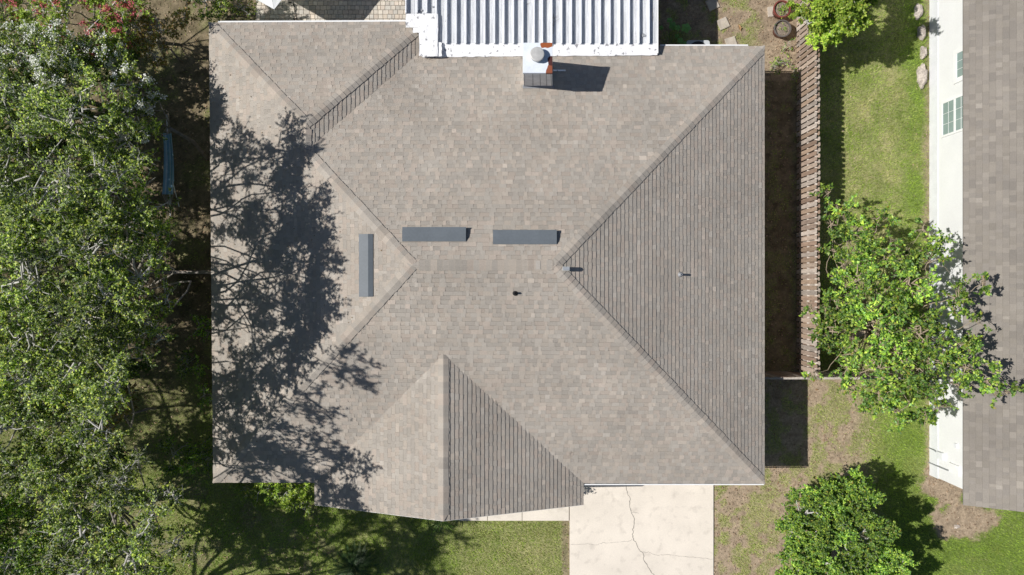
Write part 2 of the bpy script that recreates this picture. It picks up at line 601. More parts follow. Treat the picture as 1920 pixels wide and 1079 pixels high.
# ------------------------------------------------------------------ driveway, walk, patio
def build_paving():
    m = MB()
    x0, x1 = W(1068, 0)[0], W(1337, 0)[0]
    m.box(x0, x1, -30, -6.3, -0.12, 0.045)
    dw = m.build('driveway', M['concrete'])
    tag(dw, kind='structure')
    cr = MB()
    paths = [([(1172, 905), (1176, 922), (1181, 935), (1181, 948), (1184, 962), (1190, 975), (1187, 990), (1186, 1003),
               (1188, 1013), (1195, 1022), (1198, 1031), (1207, 1038), (1207, 1049), (1214, 1062), (1220, 1071), (1229, 1082), (1236, 1100)], 0.013),
             ([(1186, 1013), (1172, 1016), (1150, 1018), (1130, 1018), (1118, 1022), (1096, 1020), (1070, 1021)], 0.005),
             ([(1206, 1036), (1216, 1036), (1230, 1041), (1248, 1041), (1268, 1042), (1290, 1045), (1310, 1046), (1336, 1049)], 0.006),
             ([(1185, 962), (1192, 961), (1198, 963)], 0.006)]
    for pts, wd in paths:
        P = []
        for (a, b), (c, d) in zip(pts[:-1], pts[1:]):
            for k in range(4):
                t = k / 4.0
                q = Vector(W(a + (c - a) * t + R.uniform(-1.1, 1.1), b + (d - b) * t + R.uniform(-1.1, 1.1), 0.049))
                P.append(q)
        P.append(Vector(W(*pts[-1], 0.049)))
        for i in range(len(P) - 1):
            d_ = (P[i + 1] - P[i]).normalized()
            s_ = Vector((-d_.y, d_.x, 0)) * wd * R.uniform(0.4, 1.0)
            s2 = Vector((-d_.y, d_.x, 0)) * wd * R.uniform(0.4, 1.0)
            cr.add([P[i] - s_, P[i] + s_, P[i + 1] + s2, P[i + 1] - s2], [(0, 3, 2, 1)])
    o = cr.build('crack', M['crack'], dw)
    # walk of slabs along the gable
    wk = bpy.data.objects.new('walkway', None)
    C.objects.link(wk)
    tag(wk, kind='structure')
    xs = [W(p, 0)[0] for p in (812, 848, 914, 979, 1067)]
    for a, b in zip(xs[:-1], xs[1:]):
        q = MB()
        q.box(a + 0.008, b - 0.012, W(0, 976)[1], -7.50, -0.1, 0.045)
        q.build('slab', M['concrete'], wk)
    # patio of pavers
    pt = bpy.data.objects.new('patio', None)
    C.objects.link(pt)
    tag(pt, kind='structure')
    q = MB()
    q.box(-9.75, 4.7, 8.55, 16, -0.15, 0.02)
    q.build('sand_bed', M['sand'], pt)
    x_l, x_r = -9.70, -3.55
    y = 9.55
    count = 0
    far = MB()
    while y < 15.9:
        x = x_l + R.uniform(-0.06, 0.0)
        hh = 0.168
        while x < (x_r if count < 400 else 4.6):
            wdt = R.choice((0.115, 0.165, 0.175, 0.175, 0.23))
            c0 = R.choice(((0.56, 0.51, 0.44), (0.60, 0.54, 0.465), (0.50, 0.47, 0.42), (0.54, 0.47, 0.40), (0.46, 0.42, 0.37), (0.62, 0.54, 0.45)))
            f = R.uniform(0.86, 1.1)
            col = tuple(min(0.74, k * f * 1.14) for k in c0)
            g = 0.006
            zt = 0.045 + R.uniform(-0.002, 0.003)
            xa, xb, ya, yb = x + g, min(x + wdt, x_r) - g, y + g, y + hh - g
            if xb - xa > 0.05:
                t = far if y > 11.2 else MB()
                b_ = 0.006
                t.add([(xa, ya, 0.0), (xb, ya, 0.0), (xb, yb, 0.0), (xa, yb, 0.0),
                       (xa, ya, zt - b_), (xb, ya, zt - b_), (xb, yb, zt - b_), (xa, yb, zt - b_),
                       (xa + b_, ya + b_, zt), (xb - b_, ya + b_, zt), (xb - b_, yb - b_, zt), (xa + b_, yb - b_, zt)],
                      [(0, 1, 5, 4), (1, 2, 6, 5), (2, 3, 7, 6), (3, 0, 4, 7), (4, 5, 9, 8), (5, 6, 10, 9), (6, 7, 11, 10), (7, 4, 8, 11), (8, 9, 10, 11)], col)
                if t is not far:
                    t.build('paver', M['paver'], pt)
            x += wdt
        y += hh
    tag(far.build('paver_field', M['paver'], pt), kind='stuff')


build_paving()


# ------------------------------------------------------------------ shingled roofs
class Plane:
    """z = a x + b y + c through three points"""
    def __init__(s, p, q, r):
        p, q, r = Vector(p), Vector(q), Vector(r)
        n = (q - p).cross(r - p)
        if n.z < 0:
            n = -n
        n.normalize()
        s.n = n
        s.a, s.b = -n.x / n.z, -n.y / n.z
        s.c = p.z - s.a * p.x - s.b * p.y
        g = Vector((s.a, s.b, 0))
        s.v = Vector((s.a, s.b, g.length_squared)).normalized()
        s.u = s.v.cross(n).normalized()

    def z(s, x, y):
        return s.a * x + s.b * y + s.c

    def at(s, x, y):
        return Vector((x, y, s.z(x, y)))


def meet(A, B, D=None, z=None):
    """point common to three planes (or to two planes and a level)"""
    rows = [(A.a, A.b, -1, -A.c), (B.a, B.b, -1, -B.c)]
    rows.append((D.a, D.b, -1, -D.c) if D else (0, 0, 1, z))
    Mx = np.array([r[:3] for r in rows])
    return Vector(np.linalg.solve(Mx, np.array([r[3] for r in rows])))


def clip(poly, conv):
    """Sutherland-Hodgman, conv counter-clockwise"""
    out = poly
    n = len(conv)
    for i in range(n):
        (ax, ay), (bx, by) = conv[i], conv[(i + 1) % n]
        if not out:
            return out
        new = []
        for j in range(len(out)):
            p, q = out[j], out[(j + 1) % len(out)]
            dp = (bx - ax) * (p[1] - ay) - (by - ay) * (p[0] - ax)
            dq = (bx - ax) * (q[1] - ay) - (by - ay) * (q[0] - ax)
            if dp >= 0:
                new.append(p)
            if (dp >= 0) != (dq >= 0):
                t = dp / (dp - dq)
                new.append((p[0] + (q[0] - p[0]) * t, p[1] + (q[1] - p[1]) * t))
        out = new
    return out


def area2(p):
    return sum(p[i][0] * p[(i + 1) % len(p)][1] - p[(i + 1) % len(p)][0] * p[i][1] for i in range(len(p)))


def shingles(pl, polys, eave_pt, pal, exp=0.143, rnd=None, hide=None, t_hi=0.0195, t_lo=0.009, gs=0.9, even=False):
    """list of (centre, vertices, faces, colour): one wedge per shingle tab, lapped course over course"""
    rnd = rnd or R
    if even:
        t_lo = t_hi - 0.004
    o = Vector(eave_pt)
    res = []
    C2 = []
    for poly in polys:
        q = [((Vector(p) - o).dot(pl.u), (Vector(p) - o).dot(pl.v)) for p in poly]
        if area2(q) < 0:
            q = q[::-1]
        C2.append(q)
    umin = min(p[0] for q in C2 for p in q)
    umax = max(p[0] for q in C2 for p in q)
    vmax = max(p[1] for q in C2 for p in q)
    k = 0
    v0 = -0.02
    while v0 < vmax:
        v1 = v0 + exp
        u = umin - rnd.uniform(0, 0.3)
        hi = rnd.random() < 0.5
        tone_c = rnd.uniform(0.975, 1.025)
        while u < umax:
            wd = rnd.choice((0.10, 0.13, 0.16, 0.16, 0.2, 0.24)) if hi else rnd.choice((0.11, 0.15, 0.19, 0.24, 0.30))
            gp = rnd.uniform(0.0012, 0.004) * gs
            rect = [(u + gp, v0), (u + wd, v0), (u + wd, v1 - 0.004 * gs), (u + gp, v1 - 0.004 * gs)]
            c0 = rnd.choice(pal)
            f = rnd.uniform(0.945, 1.05) * tone_c * ((1.03 if hi else 0.96) if not even else 1.0)
            if rnd.random() < 0.06:
                f *= 1.14
            col = tuple(x * f for x in c0)
            slack = 0.0 if hi else 0.006 * gs
            gap = 0.0028
            jit = rnd.uniform(-0.0015, 0.0015)
            for q in C2:
                p2 = clip(rect, q)
                if len(p2) < 3 or abs(area2(p2)) < 0.0008:
                    continue
                cu = sum(p[0] for p in p2) / len(p2)
                cv = sum(p[1] for p in p2) / len(p2)
                cen = o + pl.u * cu + pl.v * cv
                if hide and hide(cen.x, cen.y):
                    continue
                tb = (t_hi if hi else t_lo) + jit
                top, bot = [], []
                for (a, b) in p2:
                    s_ = (b - v0) / exp
                    off = tb * (1 - s_) + 0.001 * s_
                    bb = b + (slack if b < v0 + 1e-4 else 0)
                    base = o + pl.u * a + pl.v * bb
                    top.append(base + pl.n * off)
                    bot.append(base - pl.n * 0.012)
                n = len(p2)
                flip = pl.u.cross(pl.v).dot(pl.n) < 0
                fs = [tuple(range(n))]
                for i in range(n):
                    j = (i + 1) % n
                    fs.append((i, n + i, n + j, j))
                if flip:
                    fs = [f_[::-1] for f_ in fs]
                res.append((cen, top + bot, fs, col, abs(area2(p2)) / max(0.1, (CAM_H - cen.z)) ** 2))
            u += wd
            hi = not hi if rnd.random() < 0.85 else hi
        v0 = v1
        k += 1
    return res


def caps(A, B, P, Q, pal, half=0.17, step=0.185, rnd=None):
    """cap pieces folded over the edge from low point A to high point B between planes P and Q"""
    rnd = rnd or R
    A, B = Vector(A), Vector(B)
    d = (B - A).normalized()
    Ln = (B - A).length
    sides = []
    for pl in (P, Q):
        s_ = pl.n.cross(d).normalized()
        mid = (A + B) / 2
        # the side direction runs down its own plane, away from the edge
        if pl is P and (mid + s_).z - Q.z(*(mid + s_).xy) > 0:
            s_ = -s_
        if pl is Q and (mid + s_).z - P.z(*(mid + s_).xy) > 0:
            s_ = -s_
        sides.append(s_)
    out = []
    t = 0.0
    nrm = (P.n + Q.n).normalized()
    while t < Ln - 0.02:
        a, b = t, min(t + step + 0.05, Ln)
        h = half * rnd.uniform(0.93, 1.05)
        lo, hi_ = 0.036, 0.020
        L0 = A + d * a
        H0 = A + d * b
        top, bot = [], []
        for base, off, h in ((L0, lo, min(h, a * 0.9 + 0.012)), (H0, hi_, min(h, b * 0.9 + 0.012))):
            e3 = min(0.03, h * 0.3)
            top += [base + sides[0] * h + P.n * off, base + sides[0] * e3 + P.n * off + nrm * 0.0, base + nrm * (off + 0.0),
                    base + sides[1] * e3 + Q.n * off, base + sides[1] * h + Q.n * off]
            bot += [base + sides[0] * h + P.n * 0.0, base + sides[1] * h + Q.n * 0.0]
        vs = top + bot   # 0-4 low top, 5-9 high top, 10,11 low bottoms, 12,13 high bottoms
        fs = [(0, 1, 6, 5), (1, 2, 7, 6), (2, 3, 8, 7), (3, 4, 9, 8), (0, 5, 12, 10), (4, 11, 13, 9), (10, 11, 4, 3, 2, 1, 0), (5, 6, 7, 8, 9, 13, 12)]
        f = rnd.uniform(0.88, 1.08)
        c = rnd.choice(pal)
        out.append((vs, fs, tuple(x * f for x in c)))
        t += step
    return out


def emit_shingles(items, parent, limit=300):
    items.sort(key=lambda r: -r[4])
    for it in items[:limit]:
        m = MB()
        m.add(it[1], it[2], it[3])
        m.build('shingle', M['shingle'], parent)
    m = MB()
    for it in items[limit:]:
        m.add(it[1], it[2], it[3])
    tag(m.build('shingle_field', M['shingle'], parent), kind='stuff')


PAL = [(c[0] * 1.185, c[1] * 1.145, c[2] * 1.115) for c in ((0.335, 0.308, 0.274), (0.325, 0.306, 0.277), (0.352, 0.320, 0.282), (0.312, 0.292, 0.265), (0.332, 0.312, 0.283), (0.345, 0.308, 0.272))]
ZE = 2.6
house = empty('house', (0, 0.7, 0), 'large single storey house under the wide grey hip roof in the middle', 'house')

NWp = Vector((*W(392, 43, ZE)[:2], ZE))
SWp = Vector((*W(400, 905, ZE)[:2], ZE))
NEp = Vector((8.65, W(0, 87, ZE)[1], ZE))
SEp = Vector((8.65, W(0, 907, ZE)[1], ZE))
RZ = 5.22
Wr = Vector((-3.02, 0.72, RZ))
Er = Vector((1.30, 0.68, RZ))
PF = Plane(SWp, SEp, Er)
PB = Plane((-2.92, 8.27, ZE), NEp, Er)
PL = Plane(NWp, SWp, Wr)
PR = Plane(NEp, SEp, Er)
PN = Plane(NWp, (-2.92, 9.11, ZE), (-6.0, 9.1 - 4, ZE + 1.4))
PE = Plane((-2.92, 9.11, ZE), (-2.92, 8.0, ZE), (-6.92, 8.0, ZE + 1.42))
gl, gr_, gm = W(590, 0, ZE)[0], W(1094, 0, ZE)[0], -2.19
GA = 1.62
PGL = Plane((gl, -6, ZE), (gl, -7, ZE), (gm, -6.5, ZE + GA))
PGR = Plane((gr_, -6, ZE), (gr_, -7, ZE), (gm, -6.5, ZE + GA))
WR = meet(PL, PB, PF)
ER = meet(PR, PB, PF)
K1 = meet(PL, PN, PE)
K2 = meet(PL, PE, PB)
NEW = meet(PN, PE, z=ZE)
V1 = meet(PB, PE, z=ZE)
NWc = meet(PL, PN, z=ZE)
SWc = meet(PL, PF, z=ZE)
NEc = meet(PR, PB, z=ZE)
SEc = meet(PR, PF, z=ZE)
G0 = meet(PGL, PGR, PF)
VLp = meet(PGL, PF, z=ZE)
VRp = meet(PGR, PF, z=ZE)
yf = W(0, 947, ZE)[1]
FLp = Vector((gl, yf, ZE))
FRp = Vector((gr_, yf, ZE))
APX = Vector((gm, yf, ZE + GA))


def build_house_roof():
    roof = MB()
    dz = Vector((0, 0, -0.035))
    for poly in ([NWc, K1, NEW], [NEW, K1, K2, V1], [V1, K2, WR, ER, NEc], [NEc, ER, SEc],
                 [SWc, SEc, ER, WR], [NWc, SWc, WR, K2, K1], [VLp, FLp, APX, G0], [G0, APX, FRp, VRp]):
        roof.add([p + dz for p in poly], [tuple(range(len(poly)))])
    # soffit under the eaves
    zz = ZE - 0.16
    foot = [(NWc.x, NWc.y), (SWc.x, SWc.y), (gl, SWc.y), (gl, yf), (gr_, yf), (gr_, SEc.y), (SEc.x, SEc.y), (NEc.x, NEc.y), (-2.92, NEc.y), (-2.92, NEW.y)]
    roof.add([(x, y, zz) for x, y in foot], [tuple(range(len(foot)))])
    # gable infill
    roof.add([FLp + dz + Vector((0, .02, 0)), FRp + dz + Vector((0, .02, 0)), APX + dz + Vector((0, .02, 0))], [(0, 1, 2)])
    ro = roof.build('roof', M['deck'], house)
    items = []
    ky = K2.y
    t = (K2.y - SWc.y) / (NWc.y - SWc.y)
    EL = SWc.lerp(NWc, t)
    items += shingles(PL, [[SWc, WR, K2, EL], [EL, K2, K1, NWc]], SWc, PAL)
    items += shingles(PN, [[NWc, K1, NEW]], NWc, PAL)
    items += shingles(PE, [[NEW, K1, K2, V1]], V1, PAL, even=True)
    items += shingles(PB, [[V1, K2, WR, ER, NEc]], NEc, PAL)
    items += shingles(PR, [[NEc, ER, SEc]], SEc, PAL, even=True)

    def under_gable(x, y):
        return y < G0.y and max(-9, PF.z(x, y)) < min(PGL.z(x, y), PGR.z(x, y)) - 0.12
    items += shingles(PF, [[SWc, SEc, ER, WR]], SWc, PAL, hide=under_gable)
    items += shingles(PGL, [[VLp, FLp, APX, G0]], FLp, PAL)
    items += shingles(PGR, [[VRp, FRp, APX, G0]], FRp, PAL, even=True)
    emit_shingles(items, ro)
    cp = []
    for A, B, P, Q in ((NWc, K1, PL, PN), (NEW, K1, PN, PE), (K1, K2, PL, PE), (K2, WR, PL, PB), (SWc, WR, PL, PF),
                       (NEc, ER, PB, PR), (SEc, ER, PF, PR), (WR, ER, PB, PF), (APX, G0, PGL, PGR)):
        cp += caps(A, B, P, Q, PAL)
    n = 0
    rest = MB()
    for vs, fs, c in cp:
        if n < 300:
            MB().add(vs, fs, c).build('ridge_cap', M['shingle'], ro)
        else:
            rest.add(vs, fs, c)
        n += 1
    if rest.v:
        tag(rest.build('ridge_cap_row', M['shingle'], ro), kind='stuff')
    # fascia boards and drip edge
    f = MB()

    def board(a, b, out, th=0.035, up=0.0, lo=0.17):
        a, b, out = Vector(a), Vector(b), Vector(out)
        u_ = Vector((0, 0, 1))
        f.hexa([a - u_ * lo, b - u_ * lo, b + out * th - u_ * lo, a + out * th - u_ * lo],
               [a + u_ * up, b + u_ * up, b + out * th + u_ * up, a + out * th + u_ * up])
    board(NWc + Vector((0.3, 0.02, -0.02)), Vector((-2.98, NEW.y + 0.02, ZE - 0.02)), (0, 1, 0), 0.05)
    board((5.08, NEc.y + 0.02, ZE - 0.02), (8.1, NEc.y + 0.02, ZE - 0.02), (0, 1, 0), 0.045)
    board((gr_ + 0.02, SEc.y - 0.02, ZE - 0.02), SEc + Vector((0, -0.02, -0.02)), (0, -1, 0), 0.04)
    board(SWc + Vector((0, 0.0, -0.03)), (gl - .02, SWc.y, ZE - 0.03), (0, -1, 0), 0.01)
    board(NEc + Vector((0.0, 0, -0.03)), SEc + Vector((0.0, 0, -0.03)), (1, 0, 0), 0.018)
    board(NWc + Vector((0.0, 0, -0.03)), SWc + Vector((0.0, 0, -0.03)), (-1, 0, 0), 0.012)
    board((-2.92, NEW.y, ZE - 0.03), (-2.92, V1.y, ZE - 0.03), (1, 0, 0), 0.02)
    board((gl, VLp.y, ZE - 0.03), FLp + Vector((0, 0, -0.03)), (-1, 0, 0), 0.012)
    board(FLp + Vector((0, 0, -0.03)), APX + Vector((0, 0, -0.03)), (0, -1, 0), 0.02)
    board(APX + Vector((0, 0, -0.03)), FRp + Vector((0, 0, -0.03)), (0, -1, 0), 0.02)
    f.build('fascia', M['white_trim'], house)
    # walls under the roof
    w_ = MB()
    zt = ZE - 0.17
    outer = [(-9.75, -6.2), (-6.2, -6.2), (-6.2, -6.85), (1.95, -6.85), (1.95, -6.2), (8.15, -6.2), (8.15, 7.75), (-3.4, 7.75), (-3.4, 8.55), (-9.75, 8.55)]
    n_ = len(outer)
    w_.add([(x, y, -0.1) for x, y in outer] + [(x, y, zt) for x, y in outer],
           [(i, (i + 1) % n_, n_ + (i + 1) % n_, n_ + i) for i in range(n_)])
    w_.build('wall', M['stucco_house'], house)
    gd = MB()
    for k in range(4):
        gd.box(2.55, 7.4, -6.24, -6.19, 0.06 + k * 0.53, 0.06 + k * 0.53 + 0.515)
    gd.build('garage_door', M['door'], house)
    for (xa, xb, y_, s_) in ((-9.0, -7.6, -6.2, -1), (-5.2, -3.4, -6.85, -1), (-1.6, 0.6, -6.85, -1), (-8.6, -7.0, 8.55, 1), (6.0, 7.2, 7.75, 1)):
        fr = MB()
        ya, yb = sorted((y_, y_ + s_ * 0.05))
        fr.box(xa, xb, ya, yb, 0.95, 1.03)
        fr.box(xa, xb, ya, yb, 2.07, 2.15)
        fr.box(xa, xa + 0.07, ya, yb, 1.03, 2.07)
        fr.box(xb - 0.07, xb, ya, yb, 1.03, 2.07)
        fr.box((xa + xb) / 2 - 0.025, (xa + xb) / 2 + 0.025, ya, yb, 1.03, 2.07)
        wo_ = fr.build('window', M['white_trim'], house)
        gp = MB()
        ya, yb = sorted((y_ + s_ * 0.003, y_ + s_ * 0.02))
        gp.box(xa + 0.07, xb - 0.07, ya, yb, 1.03, 2.07)
        gp.build('pane', M['glass'], wo_)


build_house_roof()


def build_vents():
    def vent(pl, cx, cy, length, along):
        """low slant-sided attic vent; open at both ends, standing on the roof plane"""
        o = pl.at(cx, cy)
        u = Vector(along)
        u = (u - pl.n * u.dot(pl.n)).normalized()
        v = pl.v
        n = pl.n
        prof = [(0.20, 0.018), (0.20, 0.030), (0.075, 0.11), (-0.22, 0.165), (-0.22, 0.13), (-0.21, 0.018)]
        m = MB()
        lo = [o - u * length / 2 + v * a + n * b for a, b in prof]
        up = [o + u * length / 2 + v * a + n * b for a, b in prof]
        m.hexa(lo, up)
        vv = m.build('roof_vent', M['vent'], house)
        return vv
    x, y, _ = W(814, 442, 4.98)
    a = vent(PB, x, y, 1.96, (1, 0, 0))
    x, y, _ = W(984, 447.5, 4.98)
    vent(PB, x, y, 1.96, (1, 0, 0))
    x, y, _ = W(689, 498, 4.75)
    vent(PL, x, y, 1.95, (0, 1, 0))
    # pipes through the roof
    x, y, _ = W(1060, 504.5, 5.2)
    z = PR.z(x, y)
    m = MB()
    m.tube([(x - 0.03, y, z - 0.05), (x - 0.03, y, z + 0.20)], 0.055, 12)
    m.tube([(x - 0.09, y, z + 0.23), (x + 0.11, y, z + 0.21)], 0.068, 14)
    p = m.build('flue_pipe', M['galv'], house, smooth=False)
    for (px, py, pl, mat, r, h) in ((966, 550, PF, 'black', 0.036, 0.17), (1277, 515, PR, 'galv', 0.036, 0.24)):
        x, y, _ = W(px, py, 4.6)
        z = pl.z(x, y)
        x, y, _ = W(px, py, z + h * 0.5)
        z = pl.z(x, y)
        m = MB()
        m.lathe(x, y, [(r, z - 0.1), (r, z + h), (r * 0.72, z + h), (r * 0.72, z + h - 0.12), (0.0, z + h - 0.12)], 14)
        p = m.build('vent_pipe', M[mat], house)
        q = MB()
        o = pl.at(x, y)
        s_ = 0.05
        q.lathe(x, y, [(0.001, z + 0.075), (r * 1.02, z + 0.07), (0.07, z + 0.03), (0.085, z + 0.01)], 14)
        q.build('flashing', M['lead' if mat == 'galv' else 'black'], p)
    # small cover plate on the ridge
    m = MB()
    x, y, _ = W(1009, 497, 5.24)
    yr = WR.y + (ER.y - WR.y) * (x - WR.x) / (ER.x - WR.x)
    zr = WR.z
    prof = [(-0.13, -0.02), (-0.13, 0.005), (0.0, 0.050), (0.13, 0.005), (0.13, -0.02), (0.0, 0.02)]
    m.hexa([(x - 0.07, yr + a, zr + b) for a, b in prof], [(x + 0.07, yr + a, zr + b) for a, b in prof], (0.44, 0.405, 0.365))
    m.build('ridge_plate', M['shingle'], house)


build_vents()


def build_chimney():
    zt = 4.98
    x0, x1 = W(981, 0, zt)[0], W(1035.5, 0, zt)[0]
    y0, y1 = W(0, 137, zt)[1], W(0, 80.5, zt)[1]
    lo = [(x0 + 0.05, 6.735), (x1 + 0.12, 6.735), (x1 + 0.12, 7.68), (x0 + 0.05, 7.68)]
    m = MB()
    up = [(x0 + 0.015, y0 + 0.015), (x1 - 0.015, y0 + 0.015), (x1 - 0.015, y1 - 0.015), (x0 + 0.015, y1 - 0.015)]
    m.hexa([(x, y, PB.z(x, y) - 0.05) for x, y in lo], [(x, y, zt - 0.02) for x, y in up])
    ch = m.build('chimney', M['siding'], house)
    # standing seams of the siding on the south side, one part each
    for t in (0.02, 0.32, 0.58, 0.80, 0.97):
        a = Vector((lo[0][0] + (lo[1][0] - lo[0][0]) * t, lo[0][1] - 0.004, 0))
        a.z = PB.z(a.x, a.y)
        b = Vector((up[0][0] + (up[1][0] - up[0][0]) * t, up[0][1] - 0.004, zt - 0.03))
        s = MB()
        s.tube([a, b], 0.010, 5)
        s.build('seam', M['lead'], ch)
    c = MB()
    c.hexa([(x0 - .012, y0 - .012, zt - 0.09), (x1 + .012, y0 - .012, zt - 0.09), (x1 + .012, y1 + .012, zt - 0.09), (x0 - .012, y1 + .012, zt - 0.09)],
           [(x0, y0, zt), (x1, y0, zt), (x1, y1, zt), (x0, y1, zt)])
    c.build('chimney_cap', M['rust_cap'], ch)
    cx, cy, _ = W(1007, 101.5, zt + 0.2)
    f = MB()
    f.lathe(cx - .01, cy + 0.01, [(0.17, zt - 0.01), (0.17, zt + 0.10)], 28)
    f.lathe(cx, cy, [(0.205, zt + 0.09), (0.215, zt + 0.10), (0.222, zt + 0.19), (0.215, zt + 0.205), (0.19, zt + 0.212), (0.001, zt + 0.222)], 32)
    f.build('flue_lid', M['lid'], ch)
    # flared metal flashing at the foot
    g = MB()
    ya = 6.70
    for (xa, xb, yy, yb) in ((lo[0][0] - 0.03, lo[1][0] + 0.05, 6.66, 6.76),):
        g.hexa([(xa, yy, PB.z(xa, yy) + 0.018), (xb, yy, PB.z(xb, yy) + 0.018), (xb, yb, PB.z(xb, yb) + 0.018), (xa, yb, PB.z(xa, yb) + 0.018)],
               [(xa, yy, PB.z(xa, yy) + 0.026), (xb, yy, PB.z(xb, yy) + 0.026), (xb, yb, PB.z(xb, yb) + 0.12), (xa, yb, PB.z(xa, yb) + 0.12)])
    g.build('flashing', M['lead'], ch)
    g = MB()
    xa, xb, ya, yb = lo[1][0] + 0.02, lo[1][0] + 0.45, 7.30, 7.36
    g.hexa([(xa, ya, PB.z(xa, ya) + .02), (xb, ya, PB.z(xb, ya) + .02), (xb, yb, PB.z(xb, yb) + .02), (xa, yb, PB.z(xa, yb) + .02)],
           [(xa, ya, PB.z(xa, ya) + .035), (xb, ya, PB.z(xb, ya) + .035), (xb, yb, PB.z(xb, yb) + .035), (xa, yb, PB.z(xa, yb) + .035)])
    g.build('flashing', M['coating'], ch)


build_chimney()


def roof_litter():
    """a few dead leaves caught on the slopes below the trees"""
    rng = np.random.default_rng(77)
    m = MB()
    n = 0
    while n < 260:
        x = -10.2 + abs(rng.normal()) * 2.4
        y = rng.uniform(-6.4, 8.4)
        if x > 5:
            continue
        if y < 0.7 and PF.z(x, y) < PL.z(x, y):
            pl = PF
        elif PL.z(x, y) <= PB.z(x, y):
            pl = PL
        else:
            continue
        if x > -6.7 and y < -1.8 or (y > 4 and x > -7.5):
            continue
        a = rng.uniform(0, 6.28)
        s_ = rng.uniform(0.015, 0.035)
        o = pl.at(x, y) + pl.n * 0.026
        u = (pl.u * math.cos(a) + pl.v * math.sin(a)) * s_
        v = (pl.v * math.cos(a) - pl.u * math.sin(a)) * s_ * 0.5
        up = pl.n * rng.uniform(0.002, 0.014)
        k = rng.uniform(0.5, 1.1)
        m.add([o - u, o - v + up, o + u, o + v + up], [(0, 1, 2, 3)], (0.30 * k, 0.21 * k, 0.12 * k))
        n += 1
    tag(m.build('fallen_leaves', M['litter']), 'scattered dead leaves on the left slopes of the big roof', 'leaf litter', kind='stuff')


roof_litter()


